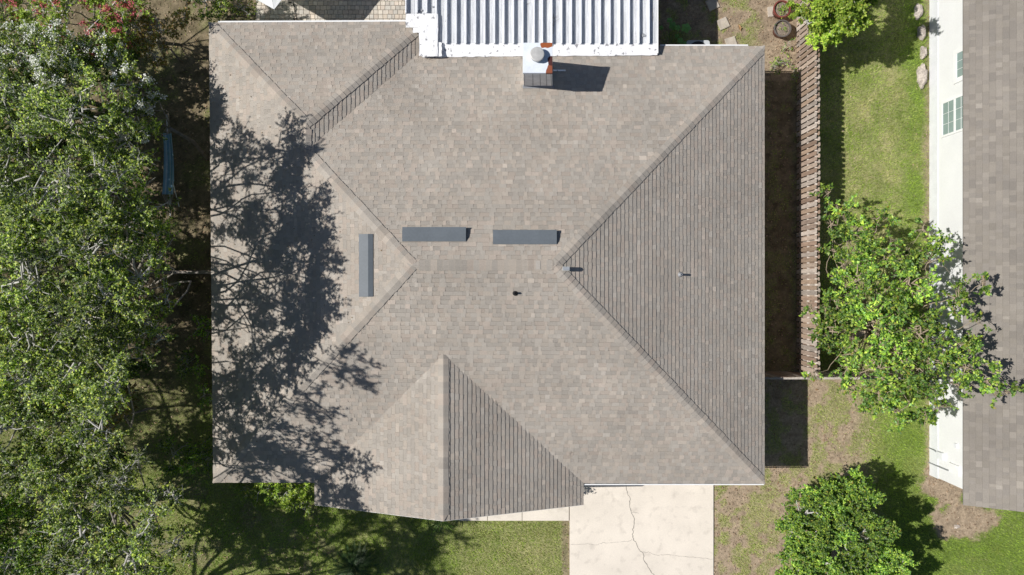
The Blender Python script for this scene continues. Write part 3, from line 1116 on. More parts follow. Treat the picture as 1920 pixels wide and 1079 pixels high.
# ------------------------------------------------------------------ white metal patio roof
def build_patio_cover():
    z = 2.86
    t = empty('patio_cover', (0.8, 11, 0), 'white ribbed metal patio roof joined to the back of the house', 'patio roof')
    xl, xr = W(762, 0, z)[0], W(1232, 0, z)[0]
    ye = W(0, 84, z)[1]
    yn = 15.5
    xs = [W(p, 0, z)[0] for p in (762, 783, 801, 819, 838, 856, 874, 892, 909.5, 927.5, 945, 963, 980.5, 1001.5, 1017, 1034.5, 1053, 1071, 1089, 1107, 1125, 1143, 1161, 1179, 1197, 1216, 1232)]
    for i, (a, b) in enumerate(zip(xs[:-1], xs[1:])):
        y0 = ye if i > 2 else W(0, 27, z)[1]
        p = MB()
        e = 0.004
        p.box(a + e, b - e, y0, yn, z - 0.025, z + R.uniform(-0.003, 0.003))
        # two low stiffening beads
        for fr in (0.35, 0.68):
            xx = a + (b - a) * fr
            p.hexa([(xx - 0.012, y0, z), (xx + 0.012, y0, z), (xx + 0.012, yn, z), (xx - 0.012, yn, z)],
                   [(xx - 0.004, y0, z + 0.008), (xx + 0.004, y0, z + 0.008), (xx + 0.004, yn, z + 0.008), (xx - 0.004, yn, z + 0.008)])
        p.build('roof_panel', M['metal_white'], t)
        r = MB()
        hh = 0.14
        r.hexa([(a - 0.022, y0 + 0.0, z + .004), (a + 0.022, y0 + 0.0, z + .004), (a + 0.022, yn, z + .004), (a - 0.022, yn, z + .004)],
               [(a - 0.013, y0 + 0.0, z + hh), (a + 0.013, y0 + 0.0, z + hh), (a + 0.013, yn, z + hh), (a - 0.013, yn, z + hh)])
        r.build('rib', M['rib_white'], t)
    # coated flashing strip over the shingles, edge a little ragged
    f = MB()
    pts = []
    x = W(790, 0, 3.0)[0]
    y_s = 7.83
    n = 60
    vs_t, vs_b = [], []
    ng = 9
    grid = []
    for i in range(n + 1):
        xx = x + (xr + 0.02 - x) * i / n
        ys = y_s + R.uniform(-0.014, 0.014) + 0.06 * (i / n)
        yN = ye + 0.03
        row = []
        for j in range(ng):
            yy = ys + (yN - ys) * j / (ng - 1)
            zz = max(PB.z(xx, yy) + 0.032, 2.80) if yy < 8.27 else 2.82
            zz = zz * (1 - j / (ng - 1)) + (z + 0.012) * (j / (ng - 1)) + R.uniform(0, 0.012)
            zz = max(zz, PB.z(xx, yy) + 0.03)
            row.append((xx, yy, zz))
        grid.append(row)
    vs = [p for r_ in grid for p in r_]
    fs = [(i * ng + j, (i + 1) * ng + j, (i + 1) * ng + j + 1, i * ng + j + 1) for i in range(n) for j in range(ng - 1)]
    f.add(vs, fs)
    b = len(f.v)
    # turned-down lip towards the shingles
    lip = [(p[0], p[1], PB.z(p[0], p[1]) - 0.01) for p in (r_[0] for r_ in grid)]
    top = [r_[0] for r_ in grid]
    f.add(top + lip, [(i, n + 1 + i, n + 2 + i, i + 1) for i in range(n)])
    f.build('flashing_strip', M['coating'], t, smooth=True)
    # the patch that wraps the corner of the shingled wing
    g = MB()
    def slab(px0, px1, py0, py1, zz, th=0.035):
        a = W(px0, py1, zz)
        c = W(px1, py0, zz)
        n1, n2 = 8, 8
        P = []
        for i in range(n1 + 1):
            for j in range(n2 + 1):
                ex = R.uniform(-0.012, 0.012)
                P.append((a[0] + (c[0] - a[0]) * i / n1 + ex, a[1] + (c[1] - a[1]) * j / n2 + R.uniform(-.012, .012), zz + R.uniform(0, 0.018)))
        F_ = [(i * (n2 + 1) + j, (i + 1) * (n2 + 1) + j, (i + 1) * (n2 + 1) + j + 1, i * (n2 + 1) + j + 1) for i in range(n1) for j in range(n2)]
        g.add(P, F_)
        g.box(a[0] + .015, c[0] - .015, a[1] + .015, c[1] - .015, zz - th, zz - 0.002)
    slab(761, 800, 27, 52, 2.93)
    slab(786, 821, 26, 106, 2.99)
    slab(774, 800, 44, 62, 2.90)
    slab(800, 828, 80, 106, 2.96)
    g.build('corner_patch', M['coating'], t, smooth=True)
    # side trim, posts and front beam
    s = MB()
    s.box(xr, xr + 0.035, ye - 0.3, yn, z - 0.14, z + 0.035)
    s.box(xl - 0.035, xl, W(0, 27, z)[1], yn, z - 0.14, z + 0.035)
    s.build('edge_trim', M['white_trim'], t)
    for xx in (xl + 0.3, -1.2, 1.8, xr - 0.25):
        p = MB()
        p.box(xx - 0.045, xx + 0.045, yn - 0.35, yn - 0.26, 0.045, z - 0.03)
        p.build('post', M['white_trim'], t)
    b = MB()
    b.box(xl, xr, yn - 0.38, yn - 0.24, z - 0.17, z - 0.03)
    b.build('beam', M['white_trim'], t)
    # dry twigs and leaves lying on the panels
    return z


zc = build_patio_cover()


def twig_thing(px, py, z, size, label, group='dry twigs lying on the roofs', ang=None, n=7, rad=0.006):
    o = W(px, py, z)
    m = MB()
    a0 = R.uniform(0, 6.28) if ang is None else ang
    d = Vector((math.cos(a0), math.sin(a0), 0))
    p0 = Vector(o) - d * size / 2
    P = [p0]
    for k in range(5):
        d = (d + Vector((R.uniform(-.3, .3), R.uniform(-.3, .3), 0))).normalized()
        P.append(P[-1] + d * size / 5)
    P = [Vector((p.x, p.y, z + 0.012 + 0.01 * (i % 2))) for i, p in enumerate(P)]
    m.tube(P, [rad * (1 - 0.12 * i) for i in range(len(P))], 5)
    for k in range(n):
        b = P[R.randrange(1, 5)]
        a1 = a0 + R.uniform(-1.4, 1.4)
        e = b + Vector((math.cos(a1), math.sin(a1), 0.15)) * size * R.uniform(0.15, 0.4)
        m.tube([b, (b + e) / 2 + Vector((0, 0, .01)), e], [rad * .6, rad * .45, rad * .3], 4)
    ob = m.build('fallen_twig', M['bark'])
    tag(ob, label, 'twig', group)


twig_thing(1040, 47, zc + 0.01, 0.62, 'forked dry twig on the white metal roof just above the chimney', ang=1.35, n=9, rad=0.009)
twig_thing(1224, 28, zc + 0.01, 0.45, 'long thin dry stem near the right edge of the white metal roof', ang=1.5, n=1)
twig_thing(838, 34, zc + 0.01, 0.28, 'short dry twig in the leftmost full channel of the white metal roof', ang=1.2, n=3)
twig_thing(991, 8, zc + 0.01, 0.16, 'tiny twig at the top edge of the white metal roof', ang=0.5, n=2)
twig_thing(790, 110, 2.98, 0.34, 'bundle of wiry twigs where the white flashing meets the valley', ang=-0.6, n=8, rad=0.004)
x_, y_, _ = W(928, 758, 3.7)
twig_thing(933, 758, PF.z(*W(933, 758, 3.7)[:2]) + 0.02, 0.5, 'small dry twig in the valley right of the front gable ridge', ang=-0.9, n=8, rad=0.004)
twig_thing(1070, 850, PF.z(*W(1070, 850, 2.9)[:2]) + 0.02, 0.35, 'small dry twig lying low on the front slope near the driveway', ang=1.2, n=7, rad=0.004)


def debris(px, py, w_, h_, label):
    x, y, z = W(px, py, zc + 0.02)
    m = MB()
    n = 9
    ring = []
    for k in range(n):
        a = 2 * math.pi * k / n
        r = R.uniform(0.7, 1.1)
        ring.append((x + math.cos(a) * w_ * r, y + math.sin(a) * h_ * r))
    m.hexa([(a, b, zc + 0.002) for a, b in ring], [(x + (a - x) * .8, y + (b - y) * .8, zc + 0.03 + R.uniform(0, .02)) for a, b in ring])
    tag(m.build('patch_of_debris', M['lead']), label, 'debris')


debris(789, 20, 0.075, 0.055, 'dark grey scrap lying on the white roof beside the corner patch')
debris(1206, 67, 0.10, 0.07, 'dark grey scrap beside the bottom right corner of the metal roof')
debris(829, 82, 0.06, 0.03, 'small dark scrap at the lower left of the metal channels')
debris(812, 13, 0.035, 0.04, 'tiny dark scrap in the second channel of the white roof')


# ------------------------------------------------------------------ fences
def build_fence(name, label, x0, y0, x1, y1, h, pitch=0.2, group=None, both=True, tone=1.0):
    f = empty(name, ((x0 + x1) / 2, (y0 + y1) / 2, 0), label, 'fence', group)
    d = Vector((x1 - x0, y1 - y0, 0))
    L = d.length
    d.normalize()
    s = Vector((d.y, -d.x, 0))          # to the right of the run
    pal = [(0.36, 0.265, 0.195), (0.44, 0.35, 0.28), (0.31, 0.22, 0.165), (0.42, 0.36, 0.31), (0.50, 0.43, 0.37), (0.36, 0.275, 0.22)]
    A = Vector((x0, y0, 0))

    def pick(at, side, wdt):
        c = R.choice(pal)
        k = R.uniform(0.8, 1.15) * tone
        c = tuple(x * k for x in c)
        hh = h + R.uniform(-0.035, 0.035)
        tilt = R.uniform(-0.012, 0.012)
        off0 = s * (side * 0.045 + R.uniform(-0.004, 0.004))
        off1 = s * (side * (0.045 + 0.018) + R.uniform(-0.004, 0.004))
        b0 = A + d * (at - wdt / 2)
        b1 = A + d * (at + wdt / 2)
        tl = d * tilt
        ear = 0.03
        prof = [(b0, 0.03), (b1, 0.03), (b1 + tl, hh - ear), (b1 + tl - d * ear, hh), (b0 + tl + d * ear, hh), (b0 + tl, hh - ear)]
        lo = [p + off0 + Vector((0, 0, z)) for p, z in prof]
        up = [p + off1 + Vector((0, 0, z)) for p, z in prof]
        m = MB()
        m.hexa(lo, up, c)
        m.build('picket', M['wood'], f)
    at = pitch / 2
    n = 0
    while at < L:
        pick(at, -1, 0.148)
        if both and at + pitch / 2 < L:
            pick(at + pitch / 2, 1, 0.148)
        at += pitch
    for z in (0.22, 0.88, h - 0.2):
        m = MB()
        lo = [A + s * -0.04, A + d * L + s * -0.04, A + d * L + s * 0.04, A + s * 0.04]
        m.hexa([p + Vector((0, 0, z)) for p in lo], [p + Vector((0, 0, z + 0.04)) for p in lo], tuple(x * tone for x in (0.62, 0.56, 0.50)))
        m.build('rail', M['wood'], f)
    at = 0.0
    while at <= L + 0.01:
        p = A + d * min(at, L - 0.05)
        m = MB()
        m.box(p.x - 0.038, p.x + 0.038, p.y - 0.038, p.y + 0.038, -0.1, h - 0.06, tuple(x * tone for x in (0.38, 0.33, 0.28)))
        m.build('fence_post', M['wood'], f)
        at += 2.4
    return f


build_fence('board_fence', 'long weathered brown shadowbox fence between the house and the lawn', 10.89, 12.0, 10.89, -3.18, 1.72)
build_fence('cross_fence', 'short wooden fence closing the gap behind the right side of the house', 8.2, -3.25, 10.84, -3.25, 1.7, pitch=0.16, both=False, tone=0.8)
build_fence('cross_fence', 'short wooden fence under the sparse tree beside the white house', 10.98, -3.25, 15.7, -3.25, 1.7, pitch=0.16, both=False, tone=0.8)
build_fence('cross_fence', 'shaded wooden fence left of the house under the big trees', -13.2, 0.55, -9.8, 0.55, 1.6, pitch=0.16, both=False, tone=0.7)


# ------------------------------------------------------------------ neighbour's house
def build_neighbour():
    h = empty('neighbour_house', (19, 3, 0), 'white walled house with brown grey shingles at the right edge', 'house')
    xw = 15.92
    ys = -7.12
    yn = 16.0
    s = 0.46
    xe = W(1806, 0, ZE)[0]
    m = MB()
    m.box(xw, xw + 10, ys, yn, 0.50, ZE - 0.1)
    wl = m.build('wall', M['white_stucco'], h)
    m = MB()
    m.box(xw - 0.02, xw + 10, ys - 0.02, yn, -0.1, 0.497)
    m.build('wall_base', M['wall_base'], h)
    ridge = xe + 5.4
    P = Plane((xe, 0, ZE), (xe, 1, ZE), (xe + 1, 0, ZE + s))
    Q = Plane((ridge + 5.4, 0, ZE), (ridge + 5.4, 1, ZE), (ridge, 0, ZE + s * 5.4))
    yg = -7.46
    m = MB()
    dz = 0.03
    for a, b in ((xe, ridge), (ridge, ridge + 5.4)):
        za = ZE if a == xe else ZE + s * 5.4
        zb = ZE + s * 5.4 if b == ridge else ZE
        m.add([(a, yg, za - dz), (b, yg, zb - dz), (b, yn, zb - dz), (a, yn, za - dz)], [(0, 1, 2, 3)])
    m.add([(xe, yg + .02, ZE - dz), (ridge + 5.4, yg + .02, ZE - dz), (ridge, yg + .02, ZE + s * 5.4 - dz)], [(0, 1, 2)])
    ro = m.build('roof', M['deck'], h)
    pal = [(0.256, 0.231, 0.204), (0.266, 0.240, 0.21), (0.248, 0.225, 0.2), (0.259, 0.233, 0.202), (0.276, 0.249, 0.218)]
    rnd = random.Random(5)
    top = 17.6
    poly = [Vector((xe, yg, ZE)), Vector((top, yg, P.z(top, 0))), Vector((top, 11.3, P.z(top, 0))), Vector((xe, 11.3, ZE))]
    it = shingles(P, [poly], (xe, yg, ZE), pal, rnd=rnd, exp=0.19, t_hi=0.009, t_lo=0.006, gs=0.3)
    # widen the far rest of this slope with plain courses
    emit_shingles(it, ro)
    rest = shingles(P, [[Vector((top, yg, P.z(top, 0))), Vector((ridge, yg, P.z(ridge, 0))), Vector((ridge, yn, P.z(ridge, 0))), Vector((top, yn, P.z(top, 0)))],
                        [Vector((xe, 11.3, ZE)), Vector((top, 11.3, P.z(top, 0))), Vector((top, yn, P.z(top, 0))), Vector((xe, yn, ZE))]], (xe, yg, ZE), pal, rnd=rnd, exp=0.19)
    rest += shingles(Q, [[Vector((ridge, yg, P.z(ridge, 0))), Vector((ridge + 5.4, yg, ZE)), Vector((ridge + 5.4, yn, ZE)), Vector((ridge, yn, P.z(ridge, 0)))]],
                     (ridge + 5.4, yg, ZE), pal, rnd=rnd, exp=0.19)
    m = MB()
    for r_ in rest:
        m.add(r_[1], r_[2], r_[3])
    tag(m.build('shingle_field', M['shingle'], ro), kind='stuff')
    m = MB()
    m.box(xe + 0.09, xe + 0.11, yg + .01, yn, ZE - 0.129, ZE + 0.005)
    m.build('fascia', M['white_trim'], h)
    m = MB()
    m.box(xe + 0.112, ridge + 5.3, yg + .03, yn, ZE - 0.128, ZE - 0.10)
    m.build('soffit', M['white_trim'], h)

    def window(y0, y1, z0, z1, cols, rows, b=0.075):
        f = MB()
        xo = xw - 0.05
        f.box(xo, xw + .02, y0, y1, z0, z0 + b)
        f.box(xo, xw + .02, y0, y1, z1 - b, z1)
        f.box(xo, xw + .02, y0, y0 + b, z0 + b, z1 - b)
        f.box(xo, xw + .02, y1 - b, y1, z0 + b, z1 - b)
        ya, yb, za, zb = y0 + b, y1 - b, z0 + b, z1 - b
        f.box(xo + .01, xw + .01, ya, yb, (za + zb) / 2 - 0.05, (za + zb) / 2 + 0.05)
        wn = f.build('window', M['white_trim'], h)
        for k in range(2):
            zl = za if k == 0 else (za + zb) / 2 + 0.03
            zu = (za + zb) / 2 - 0.03 if k == 0 else zb
            g = MB()
            g.box(xw - 0.028, xw - 0.004, ya, yb, zl, zu)
            g.build('pane', M['glass'], wn)
            q = MB()
            for i in range(1, cols):
                yy = ya + (yb - ya) * i / cols
                q.box(xw - 0.036, xw - 0.030, yy - 0.006, yy + 0.006, zl, zu)
            for i in range(1, rows):
                zz = zl + (zu - zl) * i / rows
                q.box(xw - 0.0365, xw - 0.0305, ya, yb, zz - 0.006, zz + 0.006)
            q.build('muntin', M['white_trim'], wn)
    # larger window: photograph 1768..1806 x 188..248
    z0 = 26 - 15.9 * FPX / (1766 - 960)
    z1 = z0 + 1.5
    D = 26 - (z0 + 0.4)
    window((539.5 - 252) / FPX * D - 0.05, (539.5 - 190) / FPX * D + 0.05, z0, z1, 3, 2)
    z0 = 26 - 15.9 * FPX / (1789 - 960)
    D = 26 - (z0 + 0.1)
    window((539.5 - 157) / FPX * D, (539.5 - 94) / FPX * D, z0, z0 + 1.1, 3, 1, b=0.17)
    # meter box, outlet box and conduits near the southern corner

    def wallbox(name, px, py, w_, hz, dep, zc_, mat='wall_base'):
        D = 26 - zc_
        y = (539.5 - py) / FPX * D
        m = MB()
        m.box(xw - dep, xw - 0.001, y - w_ / 2, y + w_ / 2, zc_ - hz / 2, zc_ + hz / 2)
        o = m.build(name, M[mat], h)
        return o, y
    mb, y = wallbox('meter_box', 1757, 855, 0.26, 0.34, 0.12, 0.75)
    q = MB()
    q.tube([(xw - 0.06, y + 0.05, 0.62), (xw - 0.09, y + 0.12, 0.35), (xw - 0.05, y + 0.12, -0.05)], 0.018, 6)
    q.build('cable', M['lead'], mb)
    wallbox('electric_panel', 1788, 880, 0.34, 0.55, 0.07, 1.5, 'white_trim')
    wallbox('outlet_box', 1785, 836, 0.16, 0.16, 0.05, 1.55, 'wall_base')
    # vent under the eave
    D = 26 - 2.25
    y = (539.5 - 397) / FPX * D
    m = MB()
    m.box(xw - 0.12, xw - 0.002, y - 0.06, y + 0.06, 2.2, 2.35)
    m.build('vent_hood', M['black'], h)
    # pipe rising along the wall near the corner
    m = MB()
    y = (539.5 - 878) / FPX * 25.2
    m.tube([(xw - 0.05, y, -0.05), (xw - 0.05, y, 1.15), (xw - 0.02, y, 1.22)], 0.022, 6)
    m.build('conduit', M['lead'], h)


build_neighbour()


# ------------------------------------------------------------------ plants
def unit(v):
    return v / np.maximum(1e-9, np.linalg.norm(v, axis=-1, keepdims=True))


def tubes(P, Rr, sides=3):
    """P (n,m,3), Rr (n,m) -> V, F"""
    n, m, _ = P.shape
    d = np.empty_like(P)
    d[:, 1:-1] = P[:, 2:] - P[:, :-2]
    d[:, 0] = P[:, 1] - P[:, 0]
    d[:, -1] = P[:, -1] - P[:, -2]
    d = unit(d)
    ref = np.where(np.abs(d[..., 2:3]) > 0.8, np.array([1.0, 0, 0]), np.array([0, 0, 1.0]))
    a = unit(np.cross(d, ref))
    b = np.cross(d, a)
    ang = np.arange(sides) * 2 * np.pi / sides
    ring = P[:, :, None, :] + Rr[:, :, None, None] * (a[:, :, None, :] * np.cos(ang)[None, None, :, None] + b[:, :, None, :] * np.sin(ang)[None, None, :, None])
    V = ring.reshape(-1, 3)
    base = (np.arange(n)[:, None, None] * m + np.arange(m - 1)[None, :, None]) * sides
    k = np.arange(sides)[None, None, :]
    k2 = (k + 1) % sides
    F = np.stack([base + k, base + k2, base + sides + k2, base + sides + k], -1).reshape(-1, 4)
    return V, F


def leaf_quads(P, D, U, ln, wd):
    """kite-shaped leaves: root P, direction D, roughly-up U"""
    S = unit(np.cross(D, U))
    N = np.cross(S, D)
    ln = ln[:, None]
    wd = wd[:, None]
    a = P
    b = P + D * ln * 0.45 + S * wd * 0.5 + N * wd * 0.16
    c = P + D * ln - N * ln * 0.12
    d = P + D * ln * 0.45 - S * wd * 0.5 + N * wd * 0.16
    V = np.stack([a, b, c, d], 1).reshape(-1, 3)
    F = np.arange(len(P) * 4).reshape(-1, 4)
    return V, F


def rand_dirs(n, rng):
    return unit(rng.normal(size=(n, 3)))


LEAF_PAL = {
    'oak': [(0.23, 0.33, 0.055), (0.39, 0.50, 0.08), (0.57, 0.64, 0.13), (0.11, 0.175, 0.04), (0.34, 0.41, 0.20), (0.065, 0.105, 0.03), (0.085, 0.14, 0.035)],
    'bright': [(0.20, 0.36, 0.05), (0.32, 0.50, 0.06), (0.46, 0.60, 0.09), (0.10, 0.20, 0.04), (0.07, 0.14, 0.03)],
    'mid': [(0.23, 0.39, 0.055), (0.34, 0.51, 0.07), (0.50, 0.63, 0.10), (0.10, 0.20, 0.04), (0.065, 0.135, 0.03), (0.22, 0.38, 0.11)],
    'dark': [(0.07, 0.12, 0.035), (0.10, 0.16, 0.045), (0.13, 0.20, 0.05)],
    'glossy': [(0.17, 0.28, 0.04), (0.27, 0.40, 0.05), (0.39, 0.51, 0.07), (0.46, 0.55, 0.10)],
    'brown': [(0.36, 0.235, 0.10), (0.29, 0.25, 0.09), (0.44, 0.30, 0.13), (0.20, 0.24, 0.06)],
}


def tree(name, label, cat, base, blobs, pal='oak', leaf=(0.074, 0.046), per_m2=29, nleaf=20, twig_len=0.34, group=None, seed=1, twig_mat='twig',
         trunk_r=0.14, bare=0.0, blossoms=None, fork=0.42, twig_r=0.0062, thru=0.35, branch_r=0.028, leaf_part='crown'):
    rng = np.random.default_rng(seed)
    t = empty(name, base, label, cat, group)
    base = np.array(base, float)
    Bc = np.array([b[:3] for b in blobs], float)
    Br = np.array([b[3] for b in blobs], float)
    cen = (Bc * Br[:, None]).sum(0) / Br.sum()
    fk = base + (cen - base) * fork
    fk[2] = base[2] + (Bc[:, 2].min() - base[2]) * 0.55
    tr = MB()
    mid = (base + fk) / 2 + rng.normal(size=3) * np.array([.12, .12, 0])
    tr.tube([base - np.array([0, 0, 0.15]), base + (mid - base) * .5, mid, fk], [trunk_r * 1.35, trunk_r * 1.05, trunk_r, trunk_r * 0.8], 9)
    for c, r in zip(Bc, Br):
        m1 = fk + (c - fk) * 0.4 + rng.normal(size=3) * 0.12 * np.linalg.norm(c - fk) * np.array([1, 1, .5]) + np.array([0, 0, 0.10])
        m2 = fk + (c - fk) * 0.75 + rng.normal(size=3) * 0.09 * np.linalg.norm(c - fk) * np.array([1, 1, .5])
        k = min(1.0, 0.5 + r * 0.4)
        ctl = [fk - (m1 - fk) * .5, fk, m1, m2, c, c + (c - m2) * .5]
        pts, rad = [], []
        for i in range(1, 4):
            p0, p1, p2, p3 = ctl[i - 1], ctl[i], ctl[i + 1], ctl[i + 2]
            for q in range(4):
                u = q / 4.0
                pts.append(0.5 * ((2 * p1) + (p2 - p0) * u + (2 * p0 - 5 * p1 + 4 * p2 - p3) * u * u + (3 * p1 - p0 - 3 * p2 + p3) * u ** 3)
                           + rng.normal(size=3) * 0.02)
                rad.append(trunk_r * k * (0.36 - 0.25 * ((i - 1) + u) / 3.0))
        pts.append(c)
        rad.append(trunk_r * k * 0.1)
        tr.tube(pts, rad, 6)
    tr.build('trunk', M['bark'] if twig_mat == 'twig' else M[twig_mat], t, smooth=True)
    bp, br_ = [], []          # branch polylines
    tp, trd = [], []          # twig polylines
    LP, LD, LT = [], [], []
    tips = []
    for c, r in zip(Bc, Br):
        nb = max(5, int(7 + r * r * 5))
        dirs = rand_dirs(nb, rng)
        dirs[:, 2] = dirs[:, 2] * 0.8 + 0.22
        dirs = unit(dirs)
        ends = c + dirs * r * rng.uniform(0.72, 1.0, (nb, 1)) * np.array([1, 1, 0.8])
        st = c + rng.normal(size=(nb, 3)) * r * 0.10
        m1 = st + (ends - st) * 0.35 + rng.normal(size=(nb, 3)) * r * 0.09
        m2 = st + (ends - st) * 0.7 + rng.normal(size=(nb, 3)) * r * 0.09
        Pb = np.stack([st, m1, m2, ends], 1)
        bp.append(Pb)
        rr = branch_r * (0.6 + 0.4 * r) * rng.uniform(0.6, 1.1, (nb, 1))
        br_.append(rr * np.array([[1, 0.7, 0.45, 0.2]]))
        nt_ = int(4 * np.pi * r * r * per_m2 * 0.5)
        bi = rng.integers(0, nb, nt_)
        s = rng.uniform(thru, 1.0, nt_) ** 0.8
        seg = np.clip((s * 3).astype(int), 0, 2)
        fr = (s * 3 - seg)[:, None]
        root = Pb[bi, seg] * (1 - fr) + Pb[bi, seg + 1] * fr
        out = unit(root - c)
        td = unit(out * 0.65 + rng.normal(size=(nt_, 3)) * 0.75 + np.array([0, 0, 0.25]))
        tl = twig_len * rng.uniform(0.5, 1.35, (nt_, 1)) * (0.8 + 0.25 * r)
        mid_ = root + td * tl * 0.5 + rng.normal(size=(nt_, 3)) * 0.03
        end = root + td * tl + rng.normal(size=(nt_, 3)) * 0.05
        tp.append(np.stack([root, mid_, end], 1))
        trd.append(np.full((nt_, 1), twig_r) * np.array([[1.3, 0.9, 0.5]]) * rng.uniform(0.7, 1.3, (nt_, 1)))
        leafy = rng.random(nt_) >= bare
        idx = np.repeat(np.where(leafy)[0], nleaf)
        s = rng.uniform(0.25, 1.08, len(idx))[:, None]
        pos = np.where(s < 0.5, root[idx] + (mid_[idx] - root[idx]) * s * 2, mid_[idx] + (end[idx] - mid_[idx]) * (s - 0.5) * 2)
        pos = pos + rng.normal(size=pos.shape) * 0.012
        ld = unit(td[idx] * 0.55 + rng.normal(size=pos.shape) * 0.8 + np.array([0, 0, 0.1]))
        LP.append(pos)
        LD.append(ld)
        LT.append(np.full(len(idx), rng.uniform(0.62, 1.28)))
        tips.append(end)
    V1_, F1_ = tubes(np.concatenate(bp), np.concatenate(br_), 5)
    link('branches', np_mesh('branches', V1_, F1_, M[twig_mat], smooth=True), t)
    V2_, F2_ = tubes(np.concatenate(tp), np.concatenate(trd), 3)
    link('twigs', np_mesh('twigs', V2_, F2_, M[twig_mat]), t)
    P = np.concatenate(LP)
    D = np.concatenate(LD)
    D = unit(D * np.array([1, 1, 0.6]))
    n = len(P)
    up = unit(np.array([-0.35, 0, 1.0]) + rng.normal(size=(n, 3)) * 0.45)
    ln = leaf[0] * rng.uniform(0.6, 1.25, n)
    V3, F3 = leaf_quads(P, D, up, ln, ln * (leaf[1] / leaf[0]) * rng.uniform(0.8, 1.2, n))
    pl = np.array(LEAF_PAL[pal])
    col = pl[rng.integers(0, len(pl), n)] * rng.uniform(0.75, 1.25, (n, 1))
    clump = 0.6 + 0.8 * fbm(P[:, 0] * 1.7 + P[:, 2], P[:, 1] * 1.7 + P[:, 2] * 0.7, seed)
    col = col * (clump * np.concatenate(LT))[:, None]
    yel = rng.random(n) < 0.02
    col[yel] = np.array((0.35, 0.30, 0.06))
    link(leaf_part, np_mesh('leaves', V3, F3, M['leaf'], col), t)
    if blossoms:
        pcol, frac, nclus, spread, region = blossoms
        E = np.concatenate(tips)
        ok = rng.random(len(E)) < frac
        if region is not None:
            ok &= region(E)
        E = E[ok] + np.array([0, 0, 0.05])
        idx = np.repeat(np.arange(len(E)), nclus)
        pp = E[idx] + rng.normal(size=(len(idx), 3)) * spread
        dd = rand_dirs(len(idx), rng)
        l2 = rng.uniform(0.035, 0.065, len(idx))
        V4, F4 = leaf_quads(pp, dd, unit(np.array([0, 0, 1.0]) + rng.normal(size=dd.shape) * .5), l2, l2 * 0.9)
        cc = np.array(pcol) * rng.uniform(0.75, 1.15, (len(idx), 1))
        link('blossoms', np_mesh('blossoms', V4, F4, M['petal'], cc), t)
    return t


def B(px, py, z, r):
    return (*W(px, py, z), r)


# big trees along the western side; low hidden blobs added to shade the ground
tree('shade_tree', 'largest grey twigged green tree beside the blue hammock, upper left', 'tree', (-14.6, 3.2, 0),
     [B(50, 260, 7.0, 1.5), B(150, 225, 7.6, 1.45), B(235, 255, 7.0, 1.1), B(110, 350, 8.0, 1.6), B(205, 345, 7.8, 1.35), B(10, 350, 7.4, 1.4),
      B(248, 330, 7.0, 0.7), B(60, 430, 7.6, 1.3), B(60, 300, 4.2, 1.3), B(110, 200, 4.0, 1.1), B(130, 400, 4.0, 1.1)],
     seed=21, per_m2=27, trunk_r=0.16, bare=0.22)
tree('shade_tree', 'broad green tree left of the house at mid height of the picture', 'tree', (-14.6, -0.6, 0),
     [B(60, 520, 8.0, 1.5), B(165, 470, 8.2, 1.4), B(240, 420, 7.6, 0.95), B(262, 520, 7.8, 0.95), B(150, 590, 8.0, 1.45), B(50, 620, 7.6, 1.4),
      B(265, 600, 7.4, 0.85), B(310, 560, 7.2, 0.42), B(200, 560, 8.3, 1.0), B(290, 390, 6.8, 0.45), B(290, 480, 7.2, 0.5), B(305, 430, 6.9, 0.4), B(240, 640, 7.4, 0.75), B(300, 635, 7.0, 0.35), B(80, 480, 4.2, 1.2), B(110, 590, 4.4, 1.2), B(210, 560, 4.6, 0.9)],
     seed=22, per_m2=26, trunk_r=0.16, bare=0.18)
tree('shade_tree', 'green tree above the reddish shrub at the left edge', 'tree', (-15.0, -3.3, 0),
     [B(60, 710, 7.2, 1.35), B(150, 690, 7.4, 1.15), B(10, 800, 6.8, 1.3), B(100, 790, 6.6, 1.0), B(215, 690, 7.6, 0.75), B(190, 740, 7.0, 0.7), B(50, 870, 6.2, 0.9), B(150, 835, 7.0, 0.9), B(215, 722, 8.8, 0.75), B(185, 800, 8.0, 0.75), B(90, 880, 6.6, 1.0), B(70, 690, 4.2, 1.3), B(90, 800, 3.8, 1.1), B(160, 720, 4.2, 0.9)],
     seed=23, per_m2=27, trunk_r=0.14, bare=0.12)
tree('shade_tree', 'tree with bare pale grey branches at the lower left', 'tree', (-15.4, -8.3, 0),
     [B(-20, 960, 5.0, 1.2), B(30, 1040, 4.5, 1.1), B(60, 930, 4.0, 1.1), B(120, 1000, 3.6, 1.0), B(160, 1060, 3.2, 0.9), B(200, 960, 2.6, 0.85), B(230, 1040, 2.2, 0.75), B(250, 1090, 3.0, 0.8), B(225, 900, 7.3, 1.0), B(130, 905, 6.6, 1.1), B(180, 930, 6.5, 1.0), B(160, 985, 7.2, 1.25), B(285, 960, 7.6, 0.85), B(245, 1045, 7.2, 1.1), B(330, 1020, 6.9, 0.6), B(150, 1070, 6.8, 1.1), B(325, 930, 7.4, 0.35), B(100, 960, 4.2, 1.1), B(170, 1040, 4.2, 1.0), B(250, 1150, 7.4, 1.5)],
     seed=24, per_m2=30, trunk_r=0.14, bare=0.28, branch_r=0.036)
tree('shade_tree', 'yellowish green tree in the bottom left corner', 'tree', (-16.8, -8.0, 0),
     [B(-30, 980, 5.5, 1.4), B(20, 1060, 5.8, 1.4), B(110, 1050, 5.6, 1.0), B(-60, 900, 6.0, 1.4)], pal='bright',
     seed=25, per_m2=24, trunk_r=0.15, bare=0.15)
